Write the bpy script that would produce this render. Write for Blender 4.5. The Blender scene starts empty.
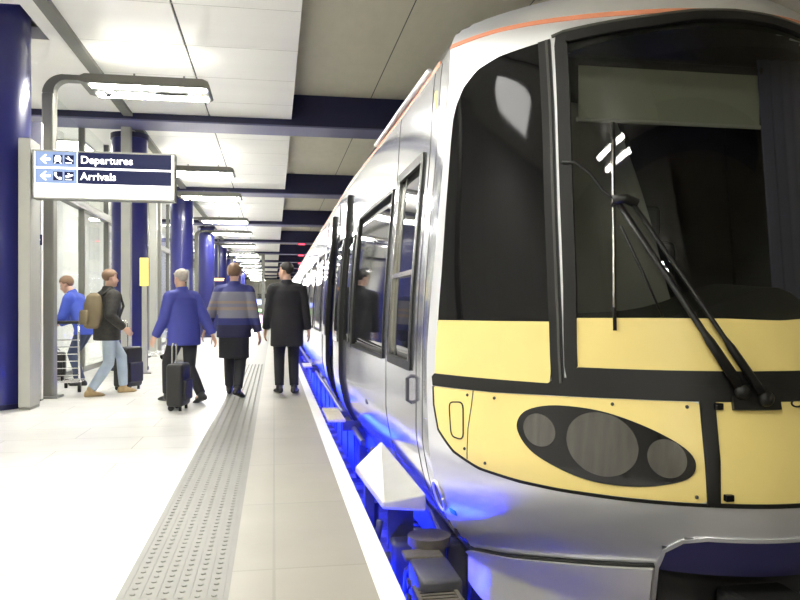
import bpy, bmesh, math, random
from mathutils import Vector, Matrix
random.seed(4)
PI = math.pi
scene = bpy.context.scene
COL = scene.collection

# ------------------------------------------------------------------ camera
F = 740.0; H = 1.2
TH = math.atan(126 / 740); CT, ST = math.cos(TH), math.sin(TH)
cam = bpy.data.cameras.new('camera'); co = bpy.data.objects.new('camera', cam); COL.objects.link(co)
co.location = (0, 0, H); co.rotation_euler = (PI / 2, 0, -TH)
cam.sensor_width = 36; cam.lens = F / 800 * 36; cam.shift_y = 8 / 800
cam.clip_end = 300
scene.camera = co
vs = scene.view_settings
vs.view_transform = 'Standard'; vs.look = 'None'; vs.gamma = 1; vs.use_curve_mapping = False
vs.exposure = 1.15

# ------------------------------------------------------------------ materials
def mat(name, col, rough=.5, metal=0, spec=.5, emit=None, es=0, coat=0):
    m = bpy.data.materials.new(name); m.use_nodes = True
    b = m.node_tree.nodes['Principled BSDF']
    b.inputs['Base Color'].default_value = (*col, 1)
    b.inputs['Roughness'].default_value = rough
    b.inputs['Metallic'].default_value = metal
    b.inputs['Specular IOR Level'].default_value = spec
    b.inputs['Coat Weight'].default_value = coat
    b.inputs['Coat Roughness'].default_value = .05
    if emit:
        b.inputs['Emission Color'].default_value = (*emit, 1)
        b.inputs['Emission Strength'].default_value = es
    return m

def vary(m, scale=6, amt=.12, rough=0, stretch=(1, 1, 1), bump=0):
    """wear: object-space noise that mottles the base colour (and optionally roughness / bump)"""
    nt = m.node_tree; b = nt.nodes['Principled BSDF']
    tc = nt.nodes.new('ShaderNodeTexCoord'); mp = nt.nodes.new('ShaderNodeMapping')
    mp.inputs['Scale'].default_value = stretch
    nz = nt.nodes.new('ShaderNodeTexNoise'); nz.inputs['Scale'].default_value = scale; nz.inputs['Detail'].default_value = 5
    nt.links.new(tc.outputs['Object'], mp.inputs[0]); nt.links.new(mp.outputs[0], nz.inputs['Vector'])
    mx = nt.nodes.new('ShaderNodeMix'); mx.data_type = 'RGBA'
    c = b.inputs['Base Color'].default_value[:3]
    mx.inputs['A'].default_value = (*[v * (1 - amt) for v in c], 1)
    mx.inputs['B'].default_value = (*[min(1, v * (1 + amt)) for v in c], 1)
    nt.links.new(nz.outputs['Fac'], mx.inputs['Factor']); nt.links.new(mx.outputs['Result'], b.inputs['Base Color'])
    if rough:
        r = b.inputs['Roughness'].default_value
        mr = nt.nodes.new('ShaderNodeMapRange'); mr.inputs['To Min'].default_value = r - rough; mr.inputs['To Max'].default_value = r + rough
        nt.links.new(nz.outputs['Fac'], mr.inputs['Value']); nt.links.new(mr.outputs[0], b.inputs['Roughness'])
    if bump:
        bp = nt.nodes.new('ShaderNodeBump'); bp.inputs['Strength'].default_value = bump; bp.inputs['Distance'].default_value = .02
        nt.links.new(nz.outputs['Fac'], bp.inputs['Height']); nt.links.new(bp.outputs[0], b.inputs['Normal'])
    return m

def tiled(name, col, joint, w, h, rough, mortar=.006, amt=.04, off=.5, spec=.5):
    m = mat(name, col, rough, 0, spec); nt = m.node_tree; b = nt.nodes['Principled BSDF']
    tc = nt.nodes.new('ShaderNodeTexCoord'); br = nt.nodes.new('ShaderNodeTexBrick')
    br.inputs['Scale'].default_value = 1; br.inputs['Brick Width'].default_value = w; br.inputs['Row Height'].default_value = h
    br.inputs['Mortar Size'].default_value = mortar; br.inputs['Mortar Smooth'].default_value = .3; br.offset = off
    br.inputs['Color1'].default_value = (*[c * (1 - amt) for c in col], 1); br.inputs['Color2'].default_value = (*[min(1, c * (1 + amt)) for c in col], 1)
    br.inputs['Mortar'].default_value = (*joint, 1)
    nz = nt.nodes.new('ShaderNodeTexNoise'); nz.inputs['Scale'].default_value = 2.2; nz.inputs['Detail'].default_value = 6
    mr = nt.nodes.new('ShaderNodeMapRange'); mr.inputs['To Min'].default_value = .86; mr.inputs['To Max'].default_value = 1.1
    mx = nt.nodes.new('ShaderNodeMix'); mx.data_type = 'RGBA'; mx.blend_type = 'MULTIPLY'; mx.inputs['Factor'].default_value = 1
    nt.links.new(tc.outputs['Object'], br.inputs['Vector']); nt.links.new(tc.outputs['Object'], nz.inputs['Vector'])
    nt.links.new(nz.outputs['Fac'], mr.inputs['Value']); nt.links.new(br.outputs['Color'], mx.inputs['A']); nt.links.new(mr.outputs[0], mx.inputs['B'])
    nt.links.new(mx.outputs['Result'], b.inputs['Base Color'])
    return m

def glass(name, tint, refl_rough=.02, ior=1.5):
    m = bpy.data.materials.new(name); m.use_nodes = True; nt = m.node_tree
    nt.nodes.remove(nt.nodes['Principled BSDF']); out = nt.nodes['Material Output']
    tr = nt.nodes.new('ShaderNodeBsdfTransparent'); tr.inputs[0].default_value = (*tint, 1)
    gl = nt.nodes.new('ShaderNodeBsdfGlossy'); gl.inputs['Roughness'].default_value = refl_rough
    fr = nt.nodes.new('ShaderNodeFresnel'); fr.inputs['IOR'].default_value = ior
    ge = nt.nodes.new('ShaderNodeNewGeometry'); sb_ = nt.nodes.new('ShaderNodeMath'); sb_.operation = 'SUBTRACT'; sb_.inputs[0].default_value = 1
    nt.links.new(ge.outputs['Backfacing'], sb_.inputs[1]); ml_ = nt.nodes.new('ShaderNodeMath'); ml_.operation = 'MULTIPLY'
    nt.links.new(fr.outputs[0], ml_.inputs[0]); nt.links.new(sb_.outputs[0], ml_.inputs[1])
    ms = nt.nodes.new('ShaderNodeMixShader')
    nt.links.new(ml_.outputs[0], ms.inputs[0]); nt.links.new(tr.outputs[0], ms.inputs[1]); nt.links.new(gl.outputs[0], ms.inputs[2])
    nt.links.new(ms.outputs[0], out.inputs['Surface'])
    return m

M = {}
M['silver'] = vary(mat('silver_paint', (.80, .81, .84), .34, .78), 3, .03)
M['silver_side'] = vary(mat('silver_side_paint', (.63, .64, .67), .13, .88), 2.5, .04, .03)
M['valance'] = vary(mat('valance_paint', (.74, .73, .69), .3, .25), 4, .08, .05)
M['yellow'] = vary(mat('warning_yellow', (.82, .66, .24), .32, 0, .5, coat=.15), 5, .06, .05)
M['black'] = vary(mat('black_rubber', (.0065, .0065, .006), .42, 0, .35), 9, .3, .06)
M['bglass'] = mat('black_glass', (.004, .004, .0045), .05, 0, .2)
M['dglass'] = mat('dark_window_glass', (.01, .011, .013), .04, 0, 1.0)
M['lens'] = vary(mat('lens_glass', (.075, .07, .062), .22, .1, .5, coat=.5), 26, .6, 0, (1, 1, .05))
M['bezel'] = mat('headlight_bezel', (.004, .004, .005), .1, 0, .45)
M['orange'] = mat('orange_stripe', (.66, .25, .14), .4)
M['navy'] = vary(mat('navy_paint', (.0085, .0095, .055), .45), 1.5, .12)
M['navyflange_lit'] = mat('navy_flange_lit', (.13, .13, .24), .4)  # paler than the beam: light bounced off the floor is put into the colour
M['column'] = vary(mat('blue_column', (.022, .024, .15), .28, 0, .5, coat=.3), 1.2, .15)
M['darkblue'] = mat('coupler_blue', (.022, .021, .085), .4)
M['ceil'] = vary(mat('ceiling_white', (.88, .87, .81), .33, 0, .5), .9, .05, .06, (.3, 3, 1))
M['beige'] = vary(mat('ceiling_beige', (.58, .55, .44), .7), 7, .07, 0, (1, .4, 1))
M['gap'] = mat('dark_gap', (.05, .05, .045), .7)
M['bulk'] = mat('bulkhead_grey', (.16, .16, .14), .5)
M['wall'] = tiled('white_wall_panels', (.80, .79, .75), (.45, .45, .42), 2.4, .62, .4, .008, .02, .0)
M['white'] = vary(mat('white_panel', (.80, .79, .75), .4), 3, .04)
M['steel'] = vary(mat('brushed_post', (.20, .20, .175), .4, .3), 4, .1, .06)
M['postlight'] = vary(mat('pale_post', (.40, .40, .36), .42, .2), 4, .08)
M['housing'] = mat('lamp_housing', (.20, .195, .17), .5, .2)
M['tube'] = mat('lamp_diffuser', (.9, .9, .9), .5, 0, .5, (1, .98, .91), 60)
M['ceiling_fill'] = mat('ceiling_fill_glow', (.9, .9, .9), .5, 0, .5, (1, .98, .91), 4.5)
M['fill_tray'] = mat('lobby_fill_glow', (.9, .9, .9), .5, 0, .5, (1, .98, .94), 9)
M['blue_fill'] = mat('added_blue_lamp', (.1, .1, .8), .5, 0, .5, (.008, .02, 1), 75)
M['floor'] = tiled('white_floor', (.87, .86, .82), (.64, .63, .59), 1.2, .6, .22, .006, .02)
M['concrete'] = tiled('beige_concrete', (.33, .312, .266), (.27, .265, .222), 3.0, 1.15, .42, .008, .03, 0)
M['tactile'] = vary(mat('tactile_grey', (.235, .232, .212), .5), 5, .08)
M['edge'] = vary(mat('edge_white', (.82, .81, .78), .45), 12, .05)
M['track'] = vary(mat('track_ballast', (.16, .15, .14), .9), 30, .5, 0, (1, 1, 1), .8)
M['pwall'] = vary(mat('platform_wall', (.22, .21, .2), .85), 8, .2)
M['rail'] = mat('rail_steel', (.35, .3, .27), .35, .8)
M['under'] = vary(mat('underframe', (.07, .07, .08), .45, .1), 14, .4)
M['dirty'] = vary(mat('brake_dust', (.10, .088, .068), .8), 22, .35)
M['chrome'] = mat('chrome', (.7, .7, .68), .18, .95)
M['step'] = vary(mat('step_plate', (.55, .50, .40), .5), 30, .2)
M['fair'] = vary(mat('step_fairing', (.46, .455, .44), .35, .3), 6, .12)
M['cabgrey'] = mat('cab_lining', (.42, .42, .40), .6)
M['blind'] = mat('sun_blind', (.36, .37, .30), .7)
M['curtain'] = mat('cab_curtain', (.09, .09, .16), .8)
M['cabdark'] = mat('cab_dark', (.03, .03, .03), .6)
M['signlight'] = mat('sign_pale_blue', (.20, .28, .50), .35, 0, .5, (.26, .38, .66), .25)
M['signnavy'] = mat('sign_navy', (.004, .008, .045), .4, 0, .2, (.008, .014, .09), .2)
M['signwhite'] = mat('sign_white', (.9, .9, .9), .35, 0, .5, (1, 1, .98), 1.2)
M['signside'] = mat('sign_edge', (.16, .17, .14), .5)
M['ysign'] = mat('yellow_sign', (.9, .72, .12), .4, 0, .5, (.9, .72, .15), .5)
M['screen'] = mat('screen_black', (.02, .02, .02), .1)
M['red'] = mat('red_glow', (.6, .02, .03), .4, 0, .5, (1, .05, .10), 2.5)
M['gscreen'] = mat('green_screen', (.1, .5, .1), .4, 0, .5, (.35, 1, .25), 2.0)
M['bscreen'] = mat('blue_screen', (.1, .1, .6), .4, 0, .5, (.25, .3, 1), 2.2)
M['pscreen'] = mat('pink_screen', (.6, .2, .4), .4, 0, .5, (1, .55, .75), 2.0)
M['oscreen'] = mat('orange_screen', (.6, .2, .04), .4, 0, .5, (1, .5, .15), 2.0)
M['glassclear'] = glass('clear_glass', (.96, .98, .97), .02, 1.3)
M['glasscab'] = glass('windscreen_glass', (.74, .75, .72), .02, 1.38)
M['skin'] = vary(mat('skin', (.58, .36, .26), .5), 12, .06)
M['hairdark'] = vary(mat('hair_dark', (.02, .016, .013), .55), 40, .4)
M['hairbrown'] = vary(mat('hair_brown', (.20, .12, .07), .55), 40, .35)
M['hairgrey'] = vary(mat('hair_grey', (.38, .34, .29), .6), 40, .3)
M['coat'] = vary(mat('black_coat', (.022, .021, .024), .85), 10, .25)
M['jblue'] = vary(mat('blue_jacket', (.05, .06, .30), .7), 8, .15)
M['jbright'] = vary(mat('bright_blue_jacket', (.04, .075, .40), .7), 8, .15)
M['jdark'] = vary(mat('dark_plaid_jacket', (.035, .033, .028), .85), 25, .7)
M['trdark'] = vary(mat('dark_trousers', (.018, .018, .021), .85), 10, .2)
M['jeans'] = vary(mat('light_jeans', (.36, .43, .50), .85), 7, .22)
M['jeansdark'] = vary(mat('dark_jeans', (.045, .06, .11), .85), 7, .2)
M['shoe'] = mat('black_shoe', (.02, .02, .02), .35)
M['shoetan'] = mat('tan_boot', (.42, .30, .15), .6)
M['bag'] = vary(mat('black_case', (.012, .012, .011), .5), 15, .2)
M['pack'] = vary(mat('olive_backpack', (.20, .16, .09), .8), 8, .2)
M['eye'] = mat('eye', (.05, .04, .03), .2)

def banded_jacket():
    """navy jacket with a pale grey block round the chest and two tan stripes (bands by height on the garment)"""
    m = mat('banded_jacket', (.03, .035, .15), .75); nt = m.node_tree; b = nt.nodes['Principled BSDF']
    tc = nt.nodes.new('ShaderNodeTexCoord'); sx = nt.nodes.new('ShaderNodeSeparateXYZ'); mr = nt.nodes.new('ShaderNodeMapRange')
    mr.inputs['From Min'].default_value = .7; mr.inputs['From Max'].default_value = 1.6
    r = nt.nodes.new('ShaderNodeValToRGB'); r.color_ramp.interpolation = 'CONSTANT'
    nv = (.03, .035, .16, 1); gr = (.19, .19, .23, 1); tn = (.27, .21, .17, 1); bk = (.02, .02, .06, 1)
    es = [(0, bk), (.30, nv), (.40, gr), (.52, tn), (.57, gr), (.62, tn), (.66, gr), (.80, nv)]
    r.color_ramp.elements[0].position = 0; r.color_ramp.elements[0].color = es[0][1]
    r.color_ramp.elements[1].position = es[1][0]; r.color_ramp.elements[1].color = es[1][1]
    for p, c in es[2:]:
        e = r.color_ramp.elements.new(p); e.color = c
    nt.links.new(tc.outputs['Object'], sx.inputs[0]); nt.links.new(sx.outputs['Z'], mr.inputs['Value'])
    nt.links.new(mr.outputs[0], r.inputs[0]); nt.links.new(r.outputs[0], b.inputs['Base Color'])
    return m
M['jband'] = banded_jacket()

# ------------------------------------------------------------------ object helpers
def tag(o, label=None, cat=None, group=None, kind=None):
    if label: o['label'] = label
    if cat: o['category'] = cat
    if group: o['group'] = group
    if kind: o['kind'] = kind
    return o

def thing(name, loc, label, cat, group=None, rz=0):
    o = bpy.data.objects.new(name, None); COL.objects.link(o); o.empty_display_size = .1
    o.location = loc; o.rotation_euler = (0, 0, rz)
    return tag(o, label, cat, group)

def wloc(o):
    v = Vector(o.location)
    while o.parent: o = o.parent; v = v + Vector(o.location)
    return v

class MB:
    def __init__(s): s.v = []; s.f = []
    def add(s, vs_, fs):
        n = len(s.v); s.v += [tuple(p) for p in vs_]; s.f += [tuple(i + n for i in f) for f in fs]; return s
    def box(s, x0, x1, y0, y1, z0, z1):
        return s.add([(x0,y0,z0),(x1,y0,z0),(x1,y1,z0),(x0,y1,z0),(x0,y0,z1),(x1,y0,z1),(x1,y1,z1),(x0,y1,z1)],
                     [(0,3,2,1),(4,5,6,7),(0,1,5,4),(1,2,6,5),(2,3,7,6),(3,0,4,7)])
    def bbox(s, x0, x1, y0, y1, z0, z1, b=.02, seg=2):
        bm = bmesh.new(); bmesh.ops.create_cube(bm, size=1)
        for v in bm.verts: v.co = ((x0+x1)/2 + v.co.x*(x1-x0), (y0+y1)/2 + v.co.y*(y1-y0), (z0+z1)/2 + v.co.z*(z1-z0))
        bmesh.ops.bevel(bm, geom=bm.edges[:], offset=b, segments=seg, profile=.5, affect='EDGES')
        return s.bm(bm)
    def bm(s, bm):
        bm.verts.index_update(); s.add([v.co[:] for v in bm.verts], [[v.index for v in f.verts] for f in bm.faces]); bm.free(); return s
    def tube(s, pts, r, n=10, caps=True):
        pts = [Vector(p) for p in pts]; rs = r if isinstance(r, (list, tuple)) else [r]*len(pts)
        base = len(s.v); prev = None
        for i, p in enumerate(pts):
            t = (pts[min(i+1, len(pts)-1)] - pts[max(i-1, 0)]).normalized()
            if prev is None:
                a = Vector((0,0,1)) if abs(t.z) < .9 else Vector((1,0,0)); u = t.cross(a).normalized()
            else: u = (prev - t*prev.dot(t)).normalized()
            prev = u; w = t.cross(u)
            for k in range(n):
                a = 2*PI*k/n; s.v.append(tuple(p + (u*math.cos(a) + w*math.sin(a))*rs[i]))
        for i in range(len(pts)-1):
            for k in range(n):
                a = base+i*n+k; b = base+i*n+(k+1)%n; s.f.append((a, b, b+n, a+n))
        if caps:
            s.f.append(tuple(base+k for k in range(n))[::-1]); e = base+(len(pts)-1)*n; s.f.append(tuple(e+k for k in range(n)))
        return s
    def limb(s, pts, rs, n=12):
        """tube with rounded ends"""
        pts = [Vector(p) for p in pts]; d0 = (pts[0]-pts[1]).normalized(); d1 = (pts[-1]-pts[-2]).normalized()
        P = [pts[0]+d0*rs[0]*.95, pts[0]+d0*rs[0]*.6] + pts + [pts[-1]+d1*rs[-1]*.6, pts[-1]+d1*rs[-1]*.95]
        R = [rs[0]*.3, rs[0]*.8] + list(rs) + [rs[-1]*.8, rs[-1]*.3]
        return s.tube(P, R, n)
    def cyl(s, c, r, z0, z1, n=32, r2=None):
        return s.tube([(c[0],c[1],z0),(c[0],c[1],z1)], [r, r if r2 is None else r2], n)
    def ell(s, c, rx, ry, rz, n=20, m=12, rot=None):
        c = Vector(c); base = len(s.v); V = []
        for i in range(m+1):
            t = PI*i/m
            for k in range(n):
                p = Vector((rx*math.sin(t)*math.cos(2*PI*k/n), ry*math.sin(t)*math.sin(2*PI*k/n), rz*math.cos(t)))
                if rot: p = rot @ p
                V.append(tuple(c+p))
        Fs = [(i*n+k, (i+1)*n+k, (i+1)*n+(k+1)%n, i*n+(k+1)%n) for i in range(m) for k in range(n)]
        return s.add(V, Fs)
    def rings(s, R, n=24):
        """R: list of (center, axis_u, axis_v) - closed loft through ellipses"""
        base = len(s.v)
        for c, u, v in R:
            c, u, v = Vector(c), Vector(u), Vector(v)
            for k in range(n):
                a = 2*PI*k/n; s.v.append(tuple(c + u*math.cos(a) + v*math.sin(a)))
        for i in range(len(R)-1):
            for k in range(n):
                a = base+i*n+k; b = base+i*n+(k+1)%n; s.f.append((a, b, b+n, a+n))
        s.f.append(tuple(base+k for k in range(n))[::-1]); e = base+(len(R)-1)*n; s.f.append(tuple(e+k for k in range(n)))
        return s
    def grid(s, P, close=False):
        base = len(s.v); nr, nc = len(P), len(P[0])
        for r in P: s.v += [tuple(p) for p in r]
        for i in range(nr-1):
            for j in range(nc-1 if not close else nc):
                k = (j+1) % nc
                s.f.append((base+i*nc+j, base+i*nc+k, base+(i+1)*nc+k, base+(i+1)*nc+j))
        return s
    def poly(s, pts, d):
        """extrude a planar polygon by vector d"""
        n = len(pts); d = Vector(d)
        return s.add([Vector(p) for p in pts] + [Vector(p)+d for p in pts],
                     [tuple(range(n))[::-1], tuple(range(n, 2*n))] + [(i, (i+1)%n, (i+1)%n+n, i+n) for i in range(n)])
    def build(s, name, m, parent=None, smooth=False, local=False, fix=True, solid=None, remesh=None, angle=None, bevel=None):
        me = bpy.data.meshes.new(name); me.from_pydata(s.v, [], s.f)
        if fix:
            bm = bmesh.new(); bm.from_mesh(me); bmesh.ops.remove_doubles(bm, verts=bm.verts, dist=1e-5)
            bmesh.ops.recalc_face_normals(bm, faces=bm.faces); bm.to_mesh(me); bm.free()
        me.materials.append(m if not isinstance(m, str) else M[m])
        o = bpy.data.objects.new(name, me); COL.objects.link(o)
        if parent:
            o.parent = parent
            if not local: o.location = -wloc(parent)
        if remesh:
            r = o.modifiers.new('r', 'REMESH'); r.mode = 'VOXEL'; r.voxel_size = remesh; r.use_smooth_shade = True
            sm = o.modifiers.new('s', 'SMOOTH'); sm.iterations = 5; sm.factor = .5
        if solid:
            sd = o.modifiers.new('solid', 'SOLIDIFY'); sd.thickness = abs(solid); sd.offset = 1 if solid > 0 else -1
        if bevel:
            bv = o.modifiers.new('bevel', 'BEVEL'); bv.width = bevel; bv.segments = 2; bv.limit_method = 'ANGLE'
        if remesh or solid or bevel:
            dg = bpy.context.evaluated_depsgraph_get(); nm = bpy.data.meshes.new_from_object(o.evaluated_get(dg), preserve_all_data_layers=False, depsgraph=dg)
            o.modifiers.clear(); o.data = nm; me = nm; me.name = name
            if not me.materials: me.materials.append(M[m] if isinstance(m, str) else m)
        if smooth:
            for p in me.polygons: p.use_smooth = True
            if angle: me.set_sharp_from_angle(angle=math.radians(angle))
        return o

def copy_tree(o, parent=None):
    c = o.copy(); COL.objects.link(c)
    if parent: c.parent = parent
    for ch in list(o.children): copy_tree(ch, c)
    return c

def struct(o): o['kind'] = 'structure'; return o
def box(name, m, x0, x1, y0, y1, z0, z1, parent=None, b=0):
    mb = MB(); mb.box(x0,x1,y0,y1,z0,z1) if not b else mb.bbox(x0,x1,y0,y1,z0,z1,b)
    return mb.build(name, m, parent)

def pch(xs, ys):
    n = len(xs); h = [xs[i+1]-xs[i] for i in range(n-1)]; d = [(ys[i+1]-ys[i])/h[i] for i in range(n-1)]
    m = [d[0]] + [0.0 if d[i-1]*d[i] <= 0 else 2*d[i-1]*d[i]/(d[i-1]+d[i]) for i in range(1, n-1)] + [d[-1]]
    def f(x):
        if x <= xs[0]: return ys[0]
        if x >= xs[-1]: return ys[-1]
        i = 0
        while x > xs[i+1]: i += 1
        t = (x-xs[i])/h[i]; a = t*t; b = a*t
        return (2*b-3*a+1)*ys[i] + (b-2*a+t)*h[i]*m[i] + (3*a-2*b)*ys[i+1] + (b-a)*h[i]*m[i+1]
    return f

def fx(px, y):                                     # X of a pixel column at depth row Y
    t = (px-400)/F; return (t*y*CT + y*ST)/(CT - t*ST)
# ================================================================== SETTING
YB, YE = -9.0, 92.0
EDGE = .535
o = struct(box('floor', 'floor', -6.2, -.644, YB, YE, -.2, 0))
o = struct(box('platform_concrete', 'concrete', -.186, .43, YB, YE, -.2, 0))
o = struct(box('platform_edge_line', 'edge', .43, EDGE, YB, YE, -.12, .001))
mb = MB(); mb.box(-.644, -.186, YB, YE, -.2, .001)
y = 2.3
while y < 16:                                   # raised blisters of the warning strip
    for k in range(6):
        x = -.644 + .06 + k * .0676; c = (x, y, .001); n = 8; base = len(mb.v)
        for (r, z) in ((.0125, 0), (.010, .0045)):
            for j in range(n): mb.v.append((x + r*math.cos(2*PI*j/n), y + r*math.sin(2*PI*j/n), .001 + z))
        for j in range(n): mb.f.append((base+j, base+(j+1)%n, base+n+(j+1)%n, base+n+j))
        mb.f.append(tuple(base+n+j for j in range(n)))
    y += .0668
for k in range(7):                              # fine grooves between the rows read as lines further away
    x = -.644 + .026 + k * .0676
    mb.box(x - .004, x + .004, YB, YE, .001, .0035)
struct(mb.build('tactile_strip', 'tactile', fix=False))
struct(box('platform_wall', 'pwall', -.2, .40, YB, YE, -1.25, -.2))
struct(box('track_bed', 'track', .4, 6.2, YB, YE, -1.35, -1.12))
mb = MB()
yy = YB
while yy < 60: mb.box(.85, 3.35, yy, yy+.24, -1.14, -1.07); yy += .65
struct(mb.build('track_sleepers', 'pwall'))
for i, x in enumerate((2.08-.7525, 2.08+.7525)):
    mb = MB(); mb.box(x-.035, x+.035, YB, YE, -.97, -.92).box(x-.01, x+.01, YB, YE, -1.05, -.97).box(x-.07, x+.07, YB, YE, -1.07, -1.05)
    struct(mb.build('track_rail', 'rail'))
# walls
struct(box('wall_left', 'wall', -6.3, -6.2, YB, YE, 0, 5.3))
struct(box('wall_right', 'beige', 6.2, 6.3, YB, YE, -1.3, 5.3))
struct(box('wall_far', 'white', -6.3, 6.3, YE, YE+.1, -1.3, 5.3))
struct(box('wall_back', 'beige', -6.3, 6.3, YB-.1, YB, -1.3, 5.3))
# ceilings: white lowered panels over the platform, beige ceiling above the track
ZP, ZB_, ZF = 4.70, 5.17, 4.56
struct(box('ceiling', 'beige', -6.3, 6.3, YB, YE, ZB_, ZB_+.1))
beams = [13.9 + 8.2*k for k in range(-2, 10)]
bw = .68
mb = MB(); ms = MB(); ml = MB()
prev = YB
for yb in beams + [YE]:
    y0, y1 = prev + .02, yb - .02
    mb.box(-1.150, .32, y0, y1, ZP, ZP+.16)               # right run of panels
    mb.box(-2.50, -1.178, y0, y1, ZP, ZP+.16)             # left run
    if y0 < 9.7 < y1:                                      # opening round the wide column
        ml.box(-6.2, -2.66, y0, 9.15, ZP, ZP+.16).box(-6.2, -2.66, 10.29, y1, ZP, ZP+.16).box(-6.2, -4.03, 9.15, 10.29, ZP, ZP+.16).box(-2.89, -2.66, 9.15, 10.29, ZP, ZP+.16)
    else: ml.box(-6.2, -2.66, y0, y1, ZP, ZP+.16)
    prev = yb + bw
struct(mb.build('ceiling_panel', 'ceil')); struct(ml.build('ceiling_left', 'ceil'))
struct(box('trim_1', 'gap', -1.178, -1.150, YB, YE, ZP+.03, ZP+.1))
struct(box('trim_2', 'bulk', -2.66, -2.50, YB, YE, ZP-.06, ZP+.2))
mb = MB()
for k in range(int((YE-YB)/1.37)):                         # joints across the panels
    y = YB + k*1.37
    mb.box(-2.5, .318, y, y+.010, ZP-.0015, ZP+.01)
struct(mb.build('trim_3', vary(mat('panel_joint', (.55, .54, .49), .5), 3, .05)))
mb = MB()
mb.box(1.80, 1.815, YB, YE, ZB_-.002, ZB_+.02).box(3.3, 3.315, YB, YE, ZB_-.002, ZB_+.02)
struct(mb.build('trim_4', 'gap'))
for i, yb in enumerate(beams):
    if yb > YE - 2: continue
    mb = MB(); mb.box(-6.2, 6.2, yb, yb+bw, ZF+.03, ZB_)
    b = struct(mb.build('ceiling_beam', 'navy'))
    fl = MB(); fl.box(-6.2, 6.2, yb-.03, yb+bw+.03, ZF, ZF+.03).build('flange', 'navyflange_lit', b)

# ================================================================== COLUMNS, SIGN, LIGHTS
def column(x, y, r, label, top=ZF):
    t = thing('blue_column', (x, y, 0), label, 'column', 'round blue columns along the platform')
    MB().cyl((x, y), r, .06, top, 40).build('shaft', 'column', t, smooth=True, angle=40)
    MB().cyl((x, y), r+.015, 0, .06, 40).build('base_ring', 'navy', t, smooth=True, angle=40)
    MB().cyl((x, y), r+.02, top-.1, top-.002, 40).build('collar', 'navy', t, smooth=True, angle=40)
column(-3.46, 9.72, .50, 'wide blue round column in the foreground, cut by the left edge of the photo', ZB_)
cl = ['blue round column behind the hanging direction sign, beside the yellow sign post',
      'blue round column behind the person in the pale blue jacket', 'blue round column behind the left shoulder of the banded jacket',
      'third blue column past the direction sign, mostly hidden by people', 'small distant blue column far down the platform',
      'smaller distant blue column farther down the platform', 'very distant blue column near the end of the platform']
for k in range(7):
    column(-2.76, 15.05 + 8.2*k, .335, cl[k])

def platform_light(x0, yf, label, px=-3.05, cam_dome=False):
    t = thing('platform_light', (px, yf+.2, 0), label, 'platform light', 'cantilever lights on posts along the platform')
    z = 4.31; w = .075
    mb = MB(); mb.box(px-w, px+w, yf+.1, yf+.3, .02, z-.25)
    mb.build('post', 'steel', t, bevel=.02)
    MB().bbox(px-.14, px+.14, yf+.04, yf+.36, 0, .03, .008).build('base_plate', 'steel', t)
    # curved elbow + arm
    P = []
    for a in range(9):
        th = PI/2*a/8
        P.append((px + .22 - .22*math.cos(th), z - .25 + .22*math.sin(th)))
    P.append((-2.50, z - .03))
    g = []
    for i, (x, zz) in enumerate(P):
        j = min(i+1, len(P)-1); k = max(i-1, 0); dx, dz = P[j][0]-P[k][0], P[j][1]-P[k][1]; L = math.hypot(dx, dz); nx, nz = -dz/L, dx/L
        ww = w + (.035 - w)*min(1, i/8)
        g.append([(x+nx*ww, yf+.12, zz+nz*ww), (x+nx*ww, yf+.28, zz+nz*ww), (x-nx*ww, yf+.28, zz-nz*ww), (x-nx*ww, yf+.12, zz-nz*ww)])
    mb = MB().grid(g, close=True); mb.f.append((0,1,2,3)); n = len(mb.v); mb.f.append((n-1,n-2,n-3,n-4))
    mb.build('arm', 'steel', t)
    xa, xb = -2.56, -.86; ya, yb = yf, yf+.68
    prof = [(xa, z-.10), (xa+.02, z-.03), (xa+.08, z), (xb-.10, z), (xb-.03, z-.03), (xb, z-.10), (xb-.03, z-.125), (xa+.1, z-.125)]
    MB().poly([(x, ya, zz) for x, zz in prof], (0, yb-ya, 0)).build('housing', 'housing', t, bevel=.008)
    MB().box(xa+.14, xb-.07, ya+.04, ya+.19, z-.140, z-.1255).build('diffuser', 'tube', t)
    MB().box(xa+.14, xb-.07, yb-.19, yb-.04, z-.140, z-.1255).build('diffuser', 'tube', t)
    MB().box(xa+.95, xb-.35, ya+.28, yb-.28, z-.135, z-.1255).build('cover_plate', 'gap', t)
    MB().box(xa+.2, xb-.2, ya+.2, yb-.2, z+.001, z+.02).build('fill_strip', 'ceiling_fill', t)  # added glowing strip, out of view, that brightens the ceiling panels
    for hx in (xa+.7, xb-.35): MB().cyl((hx, ya+.1), .012, z, z+.05, 8).build('hook', 'steel', t)
    if cam_dome:
        d = thing('dome_camera', (xa+.32, ya+.34, z-.1255), 'small white dome security camera under the %s' % cam_dome, 'security camera', None)
        MB().cyl((xa+.32, ya+.34), .06, z-.16, z-.127, 20).build('mount', 'white', d, smooth=True, angle=40)
        mb = MB().ell((xa+.32, ya+.34, z-.165), .045, .045, .05); mb.build('dome', 'screen', d, smooth=True)
ys = [10.35, 16.7, 20.4, 26.0, 30.3, 36.4, 42.1, 46.8, 53.1, 58.6, 63.2, 69.6, 75.1, 80.6]
nth = ['nearest in view, arm over the direction sign', 'second one, right of the direction sign', 'third one, just below the second light', 'fourth along, over the blue jacket',
       'fifth along the row', 'sixth along the row', 'seventh along the row', 'eighth along the row', 'ninth along the row', 'tenth along the row',
       'eleventh along the row', 'twelfth along the row', 'thirteenth along the row', 'last and farthest of the row']
for k, y in enumerate(ys):
    platform_light(0, y, 'grey cantilever tube light on a post, ' + nth[k], px=(fx(47.3, 10.45) if k == 0 else -3.05), cam_dome={0: 'nearest platform light', 2: 'third platform light'}.get(k))
for y in (4.4, -1.2, -6.0):
    platform_light(0, y, 'grey cantilever tube light on a post, outside the photo by the camera')

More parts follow.
